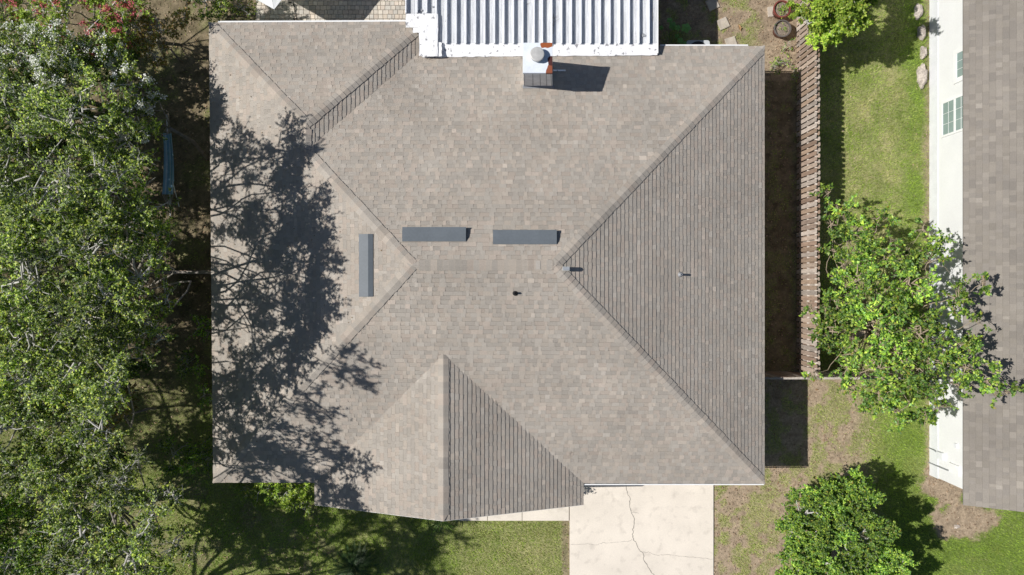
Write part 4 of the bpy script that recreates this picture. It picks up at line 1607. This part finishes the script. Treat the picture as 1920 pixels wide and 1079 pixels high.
tree('crape_myrtle', 'crape myrtle with white blossom heads at the far upper left', 'tree', (-16.4, 7.2, 0),
     [B(35, 110, 5.2, 1.2), B(85, 150, 5.6, 1.1), B(20, 190, 5.0, 1.1), B(110, 100, 5.0, 0.8)], pal='oak', seed=26, per_m2=26, trunk_r=0.09,
     blossoms=((0.80, 0.80, 0.80), 0.28, 30, 0.06, None))
tree('crape_myrtle', 'slender crape myrtle with white blossoms nearest the house', 'tree', (-11.6, 4.9, 0),
     [B(250, 165, 4.3, 0.75), B(282, 205, 3.9, 0.5), B(205, 120, 4.2, 0.8), B(160, 105, 4.4, 0.7), B(262, 235, 4.0, 0.5)], pal='oak', seed=27, per_m2=22, trunk_r=0.07,
     blossoms=((0.84, 0.83, 0.86), 0.26, 30, 0.055, None))
tree('crape_myrtle', 'crape myrtle with coral pink blossoms in the top left corner', 'tree', (-15.2, 9.5, 0),
     [B(120, 15, 4.2, 1.1), B(175, 60, 4.0, 1.0), B(230, 10, 4.0, 0.9), B(70, 20, 4.0, 1.0), B(215, 75, 3.6, 0.6), B(150, -60, 4.2, 1.4)], pal='glossy', seed=28, per_m2=22, trunk_r=0.08,
     blossoms=((0.66, 0.17, 0.21), 0.14, 40, 0.055, None))
tree('flowering_shrub', 'tall yellow green shrub at the extreme top left corner', 'shrub', (-19.5, 9.6, 0),
     [B(-20, 30, 3.0, 1.2), B(20, 80, 2.6, 0.9), B(10, 0, 3.0, 0.8)], pal='glossy', seed=29, per_m2=22, trunk_r=0.07)
tree('rust_leaved_shrub', 'rust brown leaved shrub between the left trees and the house corner', 'shrub', (-13.6, -4.6, 0),
     [B(205, 790, 3.4, 0.85), B(235, 750, 3.2, 0.6), B(170, 810, 3.2, 0.6)], pal='brown', seed=30, per_m2=24, trunk_r=0.05)
tree('rust_leaved_shrub', 'dry brown shrub in half shade near the back left house corner', 'shrub', (-12.6, 8.6, 0),
     [B(300, 60, 2.2, 0.8), B(255, 55, 2.4, 0.7), B(345, 30, 1.8, 0.6), B(290, 105, 1.9, 0.5)], pal='brown', seed=31, per_m2=20, trunk_r=0.04)
tree('garden_shrub', 'olive green shrub beside the paved patio at the back left', 'shrub', (-10.9, 10.3, 0),
     [B(415, 10, 1.5, 0.55), B(455, 15, 1.4, 0.4), B(385, 5, 1.7, 0.6)], pal='oak', seed=32, per_m2=24, trunk_r=0.04)
tree('shade_tree', 'tree added mostly unseen past the left edge to shade the side yard', 'tree', (-21.5, 3.0, 0),  # added crowns, mostly out of view, that keep the side yard dark
     [B(-90, 180, 6.5, 1.8), B(-110, 330, 6.8, 1.9), B(-100, 480, 6.8, 1.9), B(-230, 260, 6.5, 2.2), B(-240, 430, 6.5, 2.2), B(-430, 200, 6.2, 2.3), B(-430, 380, 6.2, 2.3), B(-640, 280, 6.0, 2.4), B(-300, 60, 6.0, 2.2), B(-640, 450, 6.0, 2.4)], seed=33, per_m2=15, trunk_r=0.2)
tree('shade_tree', 'second tree added past the left edge, lower down, mostly unseen, to shade the yard', 'tree', (-21.5, -3.6, 0),  # likewise added out of view to cast shade on the yard
     [B(-90, 620, 6.8, 1.9), B(-100, 760, 6.6, 1.8), B(-240, 600, 6.5, 2.2), B(-240, 800, 6.5, 2.2), B(-120, 900, 6.5, 1.6), B(-430, 560, 6.2, 2.3), B(-430, 740, 6.2, 2.3), B(-640, 640, 6.0, 2.4), B(-430, 900, 6.0, 2.2)], seed=34, per_m2=15, trunk_r=0.2)
tree('shade_tree', 'leafy tree past the lower left corner that shades the front lawn', 'tree', (-15.8, -12.6, 0),
     [B(76, 1130, 5.0, 0.9), B(-150, 1150, 7.0, 1.4), B(-100, 1050, 6.0, 1.2), B(100, 1055, 5.0, 0.8), B(180, 1150, 5.0, 0.7), B(-60, 960, 6.2, 1.1), B(130, 1180, 7.6, 1.3), B(70, 1270, 8.0, 1.4), B(190, 1260, 7.4, 1.2), B(10, 1170, 7.0, 1.4), B(120, 1360, 8.0, 1.4), B(230, 1190, 6.8, 0.8), B(240, 1330, 7.2, 1.0)], seed=35, per_m2=18, trunk_r=0.2)
for k, (x, y, z, r_, lb) in enumerate(((-16.6, 5.9, 3.4, 1.3, 'hidden shrub added for ground shade beneath the largest grey twigged tree'),
                                       (-14.6, 7.6, 2.3, 1.0, 'hidden shrub added for ground shade beneath the coral flowered crape myrtle'),
                                       (-14.3, 5.4, 2.5, 1.05, 'hidden shrub added for ground shade left of the hammock head'),
                                       (-14.9, 3.7, 2.5, 0.9, 'hidden shrub added for ground shade left of the hammock foot'),
                                       (-14.2, 0.9, 2.5, 1.05, 'hidden shrub added for ground shade at the left end of the side fence'),
                                       (-14.4, -1.2, 2.6, 1.1, 'hidden shrub added for ground shade just below the side fence'),
                                       (-14.2, -3.1, 2.4, 0.9, 'hidden shrub added for ground shade above the rust brown one'),
                                       (-15.0, -6.2, 2.4, 1.0, 'hidden shrub added for ground shade beneath the bare branched tree'))):
    tree('shade_fill_shrub', lb, 'shrub', (x, y, 0), [(x, y, z, r_), (x - 1.5, y + R.uniform(-.5, .5), z + 0.5, r_), (x + 0.5, y + 0.6, z - .9, r_ * .8)], pal='dark', seed=80 + k, per_m2=24, trunk_r=0.05,  # dark leaved shrubs added under the crowns to darken the gaps
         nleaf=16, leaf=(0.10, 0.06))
# low green things in the shade of the side yard
for k, (px, py, z, r, lb) in enumerate(((375, 610, 0.5, 0.45, 'low fern like plant in deep shade beside the left wall'),
                                        (350, 680, 0.6, 0.5, 'leafy shade plant left of the roof below the cross fence'),
                                        (385, 740, 0.5, 0.4, 'small shade plant close to the left roof edge'),
                                        (330, 850, 0.9, 0.7, 'low green shrub left of the lower left roof corner'),
                                        (372, 850, 0.6, 0.5, 'loose green undergrowth clump near the lower left roof corner'))):
    x, y, _ = W(px, py, z)
    tree('undergrowth', lb, 'plant', (x, y, 0), [(x, y, z, r), (x + r * .6, y - r * .5, z * .8, r * .7)], pal='bright', seed=40 + k, per_m2=26, trunk_r=0.02,
         leaf=(0.10, 0.05), nleaf=10, twig_len=0.25, branch_r=0.012)

# neighbour-side plants
tree('sparse_tree', 'sparse bright green tree leaning over the fence and the white house', 'tree', (12.9, -1.9, 0),
     [B(1575, 395, 3.2, 0.35), B(1590, 450, 3.3, 0.5), B(1660, 470, 3.6, 0.6), B(1610, 520, 3.6, 0.7), B(1560, 560, 3.2, 0.5), B(1700, 530, 3.8, 0.75),
      B(1560, 620, 3.2, 0.55), B(1640, 600, 3.8, 0.8), B(1720, 620, 3.9, 0.8), B(1790, 560, 4.0, 0.5), B(1800, 640, 3.9, 0.6), B(1640, 690, 3.4, 0.7),
      B(1720, 700, 3.6, 0.75), B(1790, 720, 3.7, 0.45), B(1680, 770, 3.2, 0.5), B(1735, 780, 3.2, 0.4), B(1600, 720, 2.9, 0.35),
      B(1580, 500, 3.3, 0.45), B(1640, 540, 3.6, 0.5), B(1610, 430, 3.3, 0.4), B(1700, 480, 3.6, 0.4), B(1600, 660, 3.2, 0.5), B(1590, 690, 3.0, 0.4), B(1650, 740, 3.2, 0.5), B(1760, 760, 3.4, 0.35), B(1810, 690, 3.9, 0.4), B(1540, 640, 3.0, 0.4), B(1552, 362, 3.0, 0.25), B(1590, 400, 3.2, 0.3), B(1625, 465, 3.4, 0.4), B(1560, 420, 3.0, 0.28), B(1600, 570, 3.5, 0.6), B(1680, 660, 3.7, 0.6), B(1680, 570, 3.9, 0.6), B(1740, 490, 3.8, 0.45), B(1905, 735, 4.2, 0.2), B(1770, 680, 3.9, 0.5), B(1630, 760, 2.9, 0.35), B(1845, 530, 4.2, 0.28), B(1850, 715, 4.1, 0.25), B(1525, 700, 2.9, 0.25), B(1560, 470, 3.0, 0.35), B(1650, 410, 3.4, 0.3), B(1830, 600, 4.1, 0.25),
      B(1870, 690, 4.2, 0.2), B(1885, 735, 4.2, 0.18), B(1865, 740, 4.2, 0.22), B(1520, 570, 3.0, 0.22), B(1730, 430, 3.5, 0.25), B(1755, 460, 3.6, 0.3)],
     pal='mid', leaf=(0.115, 0.058), nleaf=21, per_m2=24, twig_len=0.36, seed=51, twig_mat='twig_tan', trunk_r=0.12, bare=0.22, twig_r=0.0075, thru=0.25, branch_r=0.034)
tree('citrus_bush', 'dense glossy bush overhanging the top end of the board fence', 'bush', (12.1, 10.3, 0),
     [B(1560, 20, 2.3, 0.9), B(1530, -20, 2.3, 0.8), B(1590, 0, 3.2, 0.8), B(1512, 42, 2.2, 0.5), B(1560, 58, 2.3, 0.55), B(1540, 25, 2.5, 0.6), B(1600, 40, 2.9, 0.5), B(1535, 75, 2.1, 0.3), B(1575, 15, 2.8, 0.6), B(1625, -40, 3.6, 1.0), B(1605, 12, 3.3, 0.5),
      B(1560, -90, 3.4, 1.1), B(1495, 10, 1.9, 0.3)],
     pal='glossy', leaf=(0.09, 0.056), nleaf=26, per_m2=40, twig_len=0.22, seed=52, trunk_r=0.09)
tree('hedge_tree', 'dense rounded green tree at the bottom right beside its shadow', 'tree', (12.3, -9.4, 0),
     [B(1515, 965, 2.0, 0.75), B(1535, 930, 1.8, 0.6), B(1500, 1040, 2.0, 0.75), B(1650, 1000, 2.6, 0.5), B(1680, 1060, 2.6, 0.55), B(1590, 940, 2.1, 0.7), B(1560, 960, 2.1, 0.9), B(1530, 1010, 2.1, 0.95), B(1600, 1000, 2.5, 1.0), B(1620, 940, 2.2, 0.6), B(1560, 920, 1.8, 0.6), B(1640, 1060, 2.1, 0.9), B(1510, 1080, 2.0, 0.9), B(1580, 1100, 2.2, 1.2),
      B(1490, 1000, 1.9, 0.6), B(1550, 1050, 2.2, 0.9), B(1570, 985, 2.3, 0.8), B(1500, 950, 1.8, 0.5), B(1610, 900, 1.5, 0.35), B(1670, 1090, 1.9, 0.8)],
     pal='mid', leaf=(0.070, 0.042), nleaf=38, per_m2=60, twig_len=0.24, seed=53, trunk_r=0.045, bare=0.03)
tree('front_shrub', 'bright green shrub tucked into the corner left of the front gable', 'shrub', (-7.9, -7.35, 0),
     [B(540, 925, 1.1, 0.5), B(505, 915, 0.9, 0.4), B(570, 950, 1.0, 0.35), B(520, 930, 0.8, 0.5), B(560, 940, 0.9, 0.45), B(490, 920, 0.7, 0.45), B(575, 915, 0.8, 0.4), B(460, 915, 0.6, 0.35)],
     pal='glossy', leaf=(0.075, 0.045), nleaf=12, per_m2=40, twig_len=0.18, seed=54, trunk_r=0.04, branch_r=0.015)
tree('front_shrub', 'low clipped bush at the walkway below the right gable eave', 'shrub', (1.4, -7.95, 0),
     [(1.25, -7.75, 0.5, 0.33), (1.65, -7.75, 0.55, 0.36), (2.0, -7.6, 0.75, 0.34), (0.8, -7.65, 0.45, 0.26)],
     pal='glossy', leaf=(0.06, 0.04), nleaf=12, per_m2=50, twig_len=0.12, seed=55, trunk_r=0.03, branch_r=0.012)
for k, (px, py, r, lb) in enumerate(((1465, 118, 0.33, 'weedy shrub below the plant pots by the fence'), (1478, 85, 0.2, 'small weed just below the lower plant pot'),
                                     (1450, 130, 0.25, 'thin weed beside the back right roof corner'), (1490, 140, 0.25, 'weed at the foot of the board fence in half shade'))):
    x, y, _ = W(px, py, 0.3)
    tree('weed', lb, 'plant', (x, y, 0), [(x, y, 0.28, r), (x + r * .5, y + r * .3, 0.2, r * .7)], pal='bright', seed=60 + k, per_m2=22, trunk_r=0.012,
         leaf=(0.07, 0.03), nleaf=8, twig_len=0.18, branch_r=0.008)


def blade_plant(name, label, px, py, z0, n, length, width, lift, pal, seed, arc=(0, 6.28), cat='plant', droop=0.5):
    """rosette of long leaves: every leaf an object of its own"""
    rnd = random.Random(seed)
    x, y, _ = W(px, py, z0)
    t = empty(name, (x, y, 0), label, cat)
    m = MB()
    m.tube([(x, y, -0.05), (x, y, z0)], [0.06, 0.05], 8)
    m.build('stem', M['bark'], t)
    for k in range(n):
        a = arc[0] + (arc[1] - arc[0]) * (k + rnd.uniform(-.3, .3)) / n
        L = length * rnd.uniform(0.75, 1.15)
        d = Vector((math.cos(a), math.sin(a), 0))
        s = Vector((-d.y, d.x, 0))
        lf = lift * rnd.uniform(0.6, 1.3)
        c = rnd.choice(pal)
        vs, fs = [], []
        N = 7
        for i in range(N):
            t_ = i / (N - 1)
            p = Vector((x, y, z0)) + d * L * t_ + Vector((0, 0, L * (lf * t_ - droop * t_ * t_)))
            ww = width * (math.sin(math.pi * min(1, t_ * 0.85 + 0.15)) ** 0.7) * 0.5 + 0.002
            vs += [p - s * ww + Vector((0, 0, ww * .4)), p, p + s * ww + Vector((0, 0, ww * .4))]
        for i in range(N - 1):
            b = i * 3
            fs += [(b, b + 1, b + 4, b + 3), (b + 1, b + 2, b + 5, b + 4)]
        q = MB()
        q.add(vs, fs, c)
        q.build('leaf', M['leaf'], t)
    return t


def frond_plant(label, px, py, z0, n, length, seed):
    """sago palm: each frond an object with its rib and leaflets"""
    rnd = random.Random(seed)
    x, y, _ = W(px, py, z0)
    t = empty('sago_palm', (x, y, 0), label, 'palm')
    m = MB()
    m.tube([(x, y, -0.05), (x, y, z0 * .5), (x, y, z0)], [0.14, 0.16, 0.10], 10)
    m.build('trunk', M['bark'], t)
    for k in range(n):
        a = 6.283 * k / n + rnd.uniform(-.1, .1)
        L = length * rnd.uniform(0.8, 1.1)
        lf = rnd.uniform(0.2, 0.8)
        d = Vector((math.cos(a), math.sin(a), 0))
        s = Vector((-d.y, d.x, 0))
        P = [Vector((x, y, z0)) + d * L * i / 8 + Vector((0, 0, L * (lf * i / 8 - 0.75 * (i / 8) ** 2))) for i in range(9)]
        q = MB()
        c = (0.05, 0.09, 0.03)
        q.tube(P, [0.012 * (1 - i / 10) for i in range(9)], 4, c)
        for i in range(44):
            t_ = 0.12 + 0.86 * i / 43
            f = t_ * 8
            j = min(7, int(f))
            p = P[j].lerp(P[j + 1], f - j)
            ll = 0.22 * math.sin(math.pi * (t_ * 0.85 + 0.12))
            for sg in (-1, 1):
                e = p + (s * sg * 0.9 + d * 0.5 + Vector((0, 0, 0.25))).normalized() * ll
                q.add([p - d * .008, p + d * .008, e], [(0, 1, 2)], (0.045 * rnd.uniform(.8, 1.3), 0.085 * rnd.uniform(.8, 1.3), 0.028))
        q.build('frond', M['leaf'], t)


frond_plant('dark sago palm in the shaded front lawn at the bottom edge', 663, 1062, 0.55, 22, 0.95, 3)
blade_plant('strap_leaved_plant', 'strap leaved plant peeking out below the front gable peak', 828, 972, 0.5, 22, 0.62, 0.055, 0.5,
            [(0.20, 0.30, 0.07), (0.14, 0.24, 0.05), (0.27, 0.34, 0.10)], 4, droop=0.7)


def big_leaf_plant():
    """young plant with broad lobed leaves on long stalks in the shade of the metal roof"""
    x, y, _ = W(1258, 86, 0.5)
    t = empty('broad_leaved_plant', (x, y, 0), 'broad leaved plant on long stalks in the metal roof shade', 'plant')
    spots = [(1262, 48, 0.9, 0.17), (1271, 52, 1.0, 0.13), (1287, 52, 1.15, 0.20), (1256, 38, 0.8, 0.12), (1276, 76, 0.8, 0.13), (1283, 82, 0.9, 0.11), (1240, 52, 0.6, 0.10), (1270, 68, 0.7, 0.1)]
    for px, py, z, r in spots:
        c = Vector(W(px, py, z))
        b = Vector((x, y, 0.05))
        q = MB()
        q.tube([b, (b + c) / 2 + Vector((0, 0, 0.15)), c], [0.014, 0.011, 0.008], 5, (0.16, 0.24, 0.08))
        n = 15
        ring = []
        for k in range(n):
            a = 2 * math.pi * k / n
            rr = r * (1.0 if k % 3 == 0 else 0.72 if k % 3 == 1 else 0.85)
            ring.append(c + Vector((math.cos(a) * rr, math.sin(a) * rr, -0.25 * rr + R.uniform(-.02, .02))))
        k0 = R.uniform(0.8, 1.2)
        q.add([c] + ring, [(0, 1 + i, 1 + (i + 1) % n) for i in range(n)], (0.20 * k0, 0.42 * k0, 0.14 * k0))
        q.build('leaf', M['leaf'], t)


big_leaf_plant()


# ------------------------------------------------------------------ garden things
def stone_slab(px, py, size, ang, label):
    x, y, _ = W(px, py, 0.03)
    m = MB()
    c, s = math.cos(ang), math.sin(ang)
    h = size / 2
    q = [(x + (a * c - b * s) * h, y + (a * s + b * c) * h) for a, b in ((-1, -1), (1, -1), (1, 1), (-1, 1))]
    e = 0.93
    q2 = [(x + (a - x) * e, y + (b - y) * e) for a, b in q]
    m.hexa([(a, b, -0.02) for a, b in q], [(a, b, 0.035) for a, b in q])
    m.hexa([(a, b, 0.034) for a, b in q2], [(a, b, 0.045) for a, b in q2])
    tag(m.build('stepping_stone', M['stone']), label, 'stepping stone', 'square stepping stones in the back yard')


stone_slab(1336, 8, 0.42, 0.45, 'square stepping stone half in the metal roof shadow at the top edge')
stone_slab(1356, 44.5, 0.40, 0.42, 'square pale stepping stone lying fully in the sun')
stone_slab(1371, 80, 0.40, 0.30, 'square stepping stone partly hidden by the back gutter')
stone_slab(1449, 22, 0.38, 0.1, 'square stepping stone tucked beside the upper plant pot')


def pot(px, py, r, label, rim_mat, plant):
    x, y, _ = W(px, py, 0.36)
    t = empty('plant_pot', (x, y, 0), label, 'plant pot', 'round clay pots by the fence')
    m = MB()
    m.lathe(x, y, [(0.01, 0.0), (r * 0.72, 0.0), (r * 0.95, 0.33), (r * 0.97, 0.36)], 28)
    m.build('pot_body', M['terracotta'], t, smooth=True)
    m = MB()
    m.lathe(x, y, [(r * 0.97, 0.33), (r * 1.04, 0.345), (r * 1.04, 0.39), (r * 0.9, 0.395), (r * 0.88, 0.30)], 28)
    m.build('rim', M[rim_mat], t)
    m = MB()
    m.lathe(x, y, [(r * 0.9, 0.315), (r * 0.5, 0.33), (0.001, 0.335)], 28)
    m.build('soil', M['soil'], t, smooth=True)
    rng = np.random.default_rng(int(px))
    n = plant
    P = np.stack([x + rng.normal(size=n) * r * 0.33, y + rng.normal(size=n) * r * 0.33, np.full(n, 0.35) + rng.uniform(0, 0.12, n)], -1)
    D = unit(rng.normal(size=(n, 3)) + np.array([0, 0, 0.5]))
    ln = rng.uniform(0.04, 0.09, n)
    V, F = leaf_quads(P, D, unit(np.array([0, 0, 1.0]) + rng.normal(size=(n, 3)) * .4), ln, ln * .5)
    pl = np.array(LEAF_PAL['bright'])
    link('sprout', np_mesh('sprout', V, F, M['leaf'], pl[rng.integers(0, 4, n)]), t)


pot(1466, 17.5, 0.315, 'red brown clay pot with a leafy sprout at the top edge', 'terracotta', 90)
pot(1467, 54, 0.315, 'clay pot with dark rim and dry soil, the lower of two', 'potdark', 26)


def rock(px, py, sx, sy, sz, label, seed):
    rng = np.random.default_rng(seed)
    x, y, _ = W(px, py, sz * .5)
    m = MB()
    prof = [0.0, 0.35, 0.7, 0.9, 1.0]
    nseg = 14
    off = rng.uniform(0.8, 1.2, nseg)
    vs = []
    for i, h in enumerate(prof):
        rr = math.sqrt(max(0.0, 1 - (h * 0.93) ** 2.4))
        for k in range(nseg):
            a = 2 * math.pi * k / nseg
            j = rng.uniform(0.9, 1.1) * off[k]
            vs.append((x + math.cos(a) * sx * rr * j, y + math.sin(a) * sy * rr * j, -0.03 + sz * h + rng.uniform(-.015, .015)))
    fs = []
    for i in range(len(prof) - 1):
        for k in range(nseg):
            k2 = (k + 1) % nseg
            fs.append((i * nseg + k, i * nseg + k2, (i + 1) * nseg + k2, (i + 1) * nseg + k))
    fs.append(tuple(range((len(prof) - 1) * nseg, len(prof) * nseg)))
    m.add(vs, fs)
    tag(m.build('garden_rock', M['rock']), label, 'rock', 'rocks along the white wall')


rock(1731, 142, 0.18, 0.46, 0.26, 'long pale rock in the sun against the white wall', 1)
rock(1733, 98, 0.13, 0.25, 0.22, 'medium rock in tree shade just above the long pale one', 2)
rock(1730, 60, 0.16, 0.3, 0.25, 'rock in deep shade midway along the row by the white wall', 3)
rock(1724, 20, 0.15, 0.3, 0.22, 'rock at the top edge beside the white wall', 4)
rock(1795, 988, 0.13, 0.09, 0.06, 'flat pale stone in the sandy patch below the white house', 5)
rock(1436 + 45, 906, 0.05, 0.04, 0.04, 'tiny pale stone on bare earth right of the driveway', 6)


def build_umbrella():
    """square white canvas parasol on the back patio, one corner reaching into the picture"""
    zc_ = 2.25
    cx, cy, _ = W(514, 18, zc_)
    a = Vector((-0.87, 0.49, 0)).normalized() * 2.7
    b = Vector((0.62, 0.78, 0)).normalized() * 2.7
    c0 = Vector((cx, cy, zc_))
    cor = [c0, c0 + b, c0 + a + b, c0 + a]
    top = (cor[0] + cor[2]) / 2 + Vector((0, 0, 0.6))
    t = empty('patio_umbrella', (top.x, top.y, 0.045), 'white canvas patio umbrella, one corner showing at the top edge', 'umbrella')
    m = MB()
    n = 8
    for i in range(4):
        p, q = cor[i], cor[(i + 1) % 4]
        grid = []
        for j in range(n + 1):
            for k in range(n + 1):
                u = j / n
                e = p.lerp(q, k / n)
                w_ = e.lerp(top, u)
                w_.z -= 0.22 * math.sin(math.pi * u) * (0.6 + 0.4 * math.sin(math.pi * k / n)) * (1 - u * .3)
                w_.z += 0.015 * math.sin(k * 2.7) * (1 - u)
                grid.append(w_)
        m.add(grid, [(j * (n + 1) + k, j * (n + 1) + k + 1, (j + 1) * (n + 1) + k + 1, (j + 1) * (n + 1) + k) for j in range(n) for k in range(n)])
    m.build('canopy', M['canvas'], t)
    m = MB()
    m.tube([(top.x, top.y, 0.05), (top.x, top.y, top.z + 0.08)], 0.025, 10)
    m.build('pole', M['steel'], t)
    m = MB()
    m.lathe(top.x, top.y, [(0.001, 0.15), (0.06, 0.14), (0.28, 0.10), (0.30, 0.05)], 20)
    m.build('base', M['potdark'], t)
    for p in cor:
        m = MB()
        m.tube([top - Vector((0, 0, 0.10)), (top + p) / 2 - Vector((0, 0, 0.25)), p - Vector((0, 0, 0.03))], 0.008, 6)
        m.build('rib', M['steel'], t)
    # a thin stay from the canopy to the paving
    s = MB()
    s.tube([W(550, 6, 0.07), W(553, 20, 0.07), W(556, 38, 0.07)], 0.011, 6)
    for px, py in ((544, 5), (552, 36)):
        p = W(px, py, 0.06)
        s.box(p[0] - 0.06, p[0] + 0.05, p[1] - 0.015, p[1] + 0.015, 0.046, 0.075)
    tag(s.build('floor_strut', M['black']), 'thin dark metal rod lying on the pale patio pavers', 'rod')


build_umbrella()


def build_hammock():
    z = 0.75
    t = empty('hammock', (*W(317, 300, z)[:2], 0), 'blue striped fabric hammock hanging in the shade left of the house', 'hammock')
    m = MB()
    N, K = 22, 12
    p0, p1 = Vector(W(316, 251, z)), Vector(W(317, 365, z))
    vs, cols = [], []
    rnd = random.Random(3)
    for i in range(N + 1):
        u = i / N
        c = p0.lerp(p1, u)
        half = 0.155 + 0.055 * u
        sag = -0.10 * math.sin(math.pi * u)
        for k in range(K + 1):
            s_ = k / K * 2 - 1
            vs.append((c.x + s_ * half, c.y, c.z + sag + 0.10 * abs(s_) ** 2 + 0.012 * math.sin(k * 2.3 + i * .4) * (1 if k % 2 else -1)))
    b = len(m.v)
    for i in range(N):
        for k in range(K):
            col = ((0.22, 0.38, 0.52), (0.30, 0.48, 0.62), (0.52, 0.64, 0.72), (0.24, 0.42, 0.56))[k % 4]
            m.f.append([i * (K + 1) + k, i * (K + 1) + k + 1, (i + 1) * (K + 1) + k + 1, (i + 1) * (K + 1) + k])
            m.c.append(col)
    m.v = vs
    m.build('fabric_bed', M['hammock'], t)
    for (pe, u, nm) in ((Vector(W(314, 236, z + 0.35)), 0, 'a'), (Vector(W(318, 392, z + 0.35)), 1, 'b')):
        q = MB()
        c = p0 if u == 0 else p1
        half = 0.155 + 0.055 * u
        for k in range(9):
            s_ = k / 8 * 2 - 1
            q.tube([(c.x + s_ * half, c.y, c.z + 0.1 * s_ * s_), pe], 0.005, 4)
        q.build('clew_cords', M['rope'], t)
    # steel stand
    for u, (px, py) in enumerate(((313, 215), (320, 410))):
        q = MB()
        e = Vector(W(314, 236, z + 0.38)) if u == 0 else Vector(W(318, 392, z + 0.38))
        g = Vector(W(px, py, 0.05))
        q.tube([e, (e + g) / 2 + Vector((0, 0, -0.05)), g], 0.022, 8)
        q.build('stand_arm', M['steel'], t)
    q = MB()
    q.tube([W(313, 215, 0.05), W(320, 410, 0.05)], 0.024, 8)
    q.build('stand_beam', M['steel'], t)
    q = MB()
    a = Vector(W(320, 327, 0.55))
    b_ = Vector(W(336, 388, 1.3))
    q.tube([a, b_], 0.016, 8)
    tag(q.build('pole', M['galv']), 'thin pale metal pole leaning across the blue hammock', 'pole')


build_hammock()


def build_ac():
    x, y, _ = W(1309, 88, 0.75)
    t = empty('air_conditioner', (x, y, 0), 'pale grey air conditioning unit mostly hidden under the back eave', 'air conditioner')
    m = MB()
    r = 0.09
    sx, sy = 0.43, 0.40
    ring = []
    for cx, cy, a0 in ((sx - r, sy - r, 0), (-sx + r, sy - r, 90), (-sx + r, -sy + r, 180), (sx - r, -sy + r, 270)):
        for k in range(5):
            a = math.radians(a0 + 90 * k / 4)
            ring.append((x + cx + r * math.cos(a), y - 0.16 + cy + r * math.sin(a)))
    m.hexa([(a, b, 0.06) for a, b in ring], [(a, b, 0.75) for a, b in ring])
    m.build('casing', M['ac'], t)
    m = MB()
    for k in range(7):
        rr = 0.05 + 0.05 * k
        P = [(x + rr * math.cos(2 * math.pi * i / 28), y - 0.16 + rr * math.sin(2 * math.pi * i / 28), 0.775) for i in range(29)]
        m.tube(P, 0.005, 4, cap=False)
    m.build('fan_grille', M['lead'], t)
    m = MB()
    m.lathe(x, y - 0.16, [(0.001, 0.752), (0.36, 0.752), (0.365, 0.758), (0.001, 0.759)], 28)
    m.build('fan_well', M['black'], t)
    m = MB()
    m.box(x - 0.52, x + 0.52, y - 0.78, y + 0.22, -0.02, 0.058)
    m.build('pad', M['stone'], t)


build_ac()

# one fallen dry palm-like leaf in the back yard
q = MB()
p = Vector(W(1386, 52, 0.05))
q.add([p + Vector((-.03, .13, 0)), p + Vector((.05, .05, .02)), p + Vector((.07, -.15, 0)), p + Vector((-.02, -.05, .03))], [(0, 1, 2, 3)], (0.42, 0.25, 0.12))
q.add([p + Vector((.0, .02, .02)), p + Vector((.13, .0, .0)), p + Vector((.05, -.06, .02))], [(0, 1, 2)], (0.45, 0.28, 0.14))
tag(q.build('dry_leaf', M['litter']), 'large curled dry leaf on the turf right of the sunny stepping stone', 'leaf')
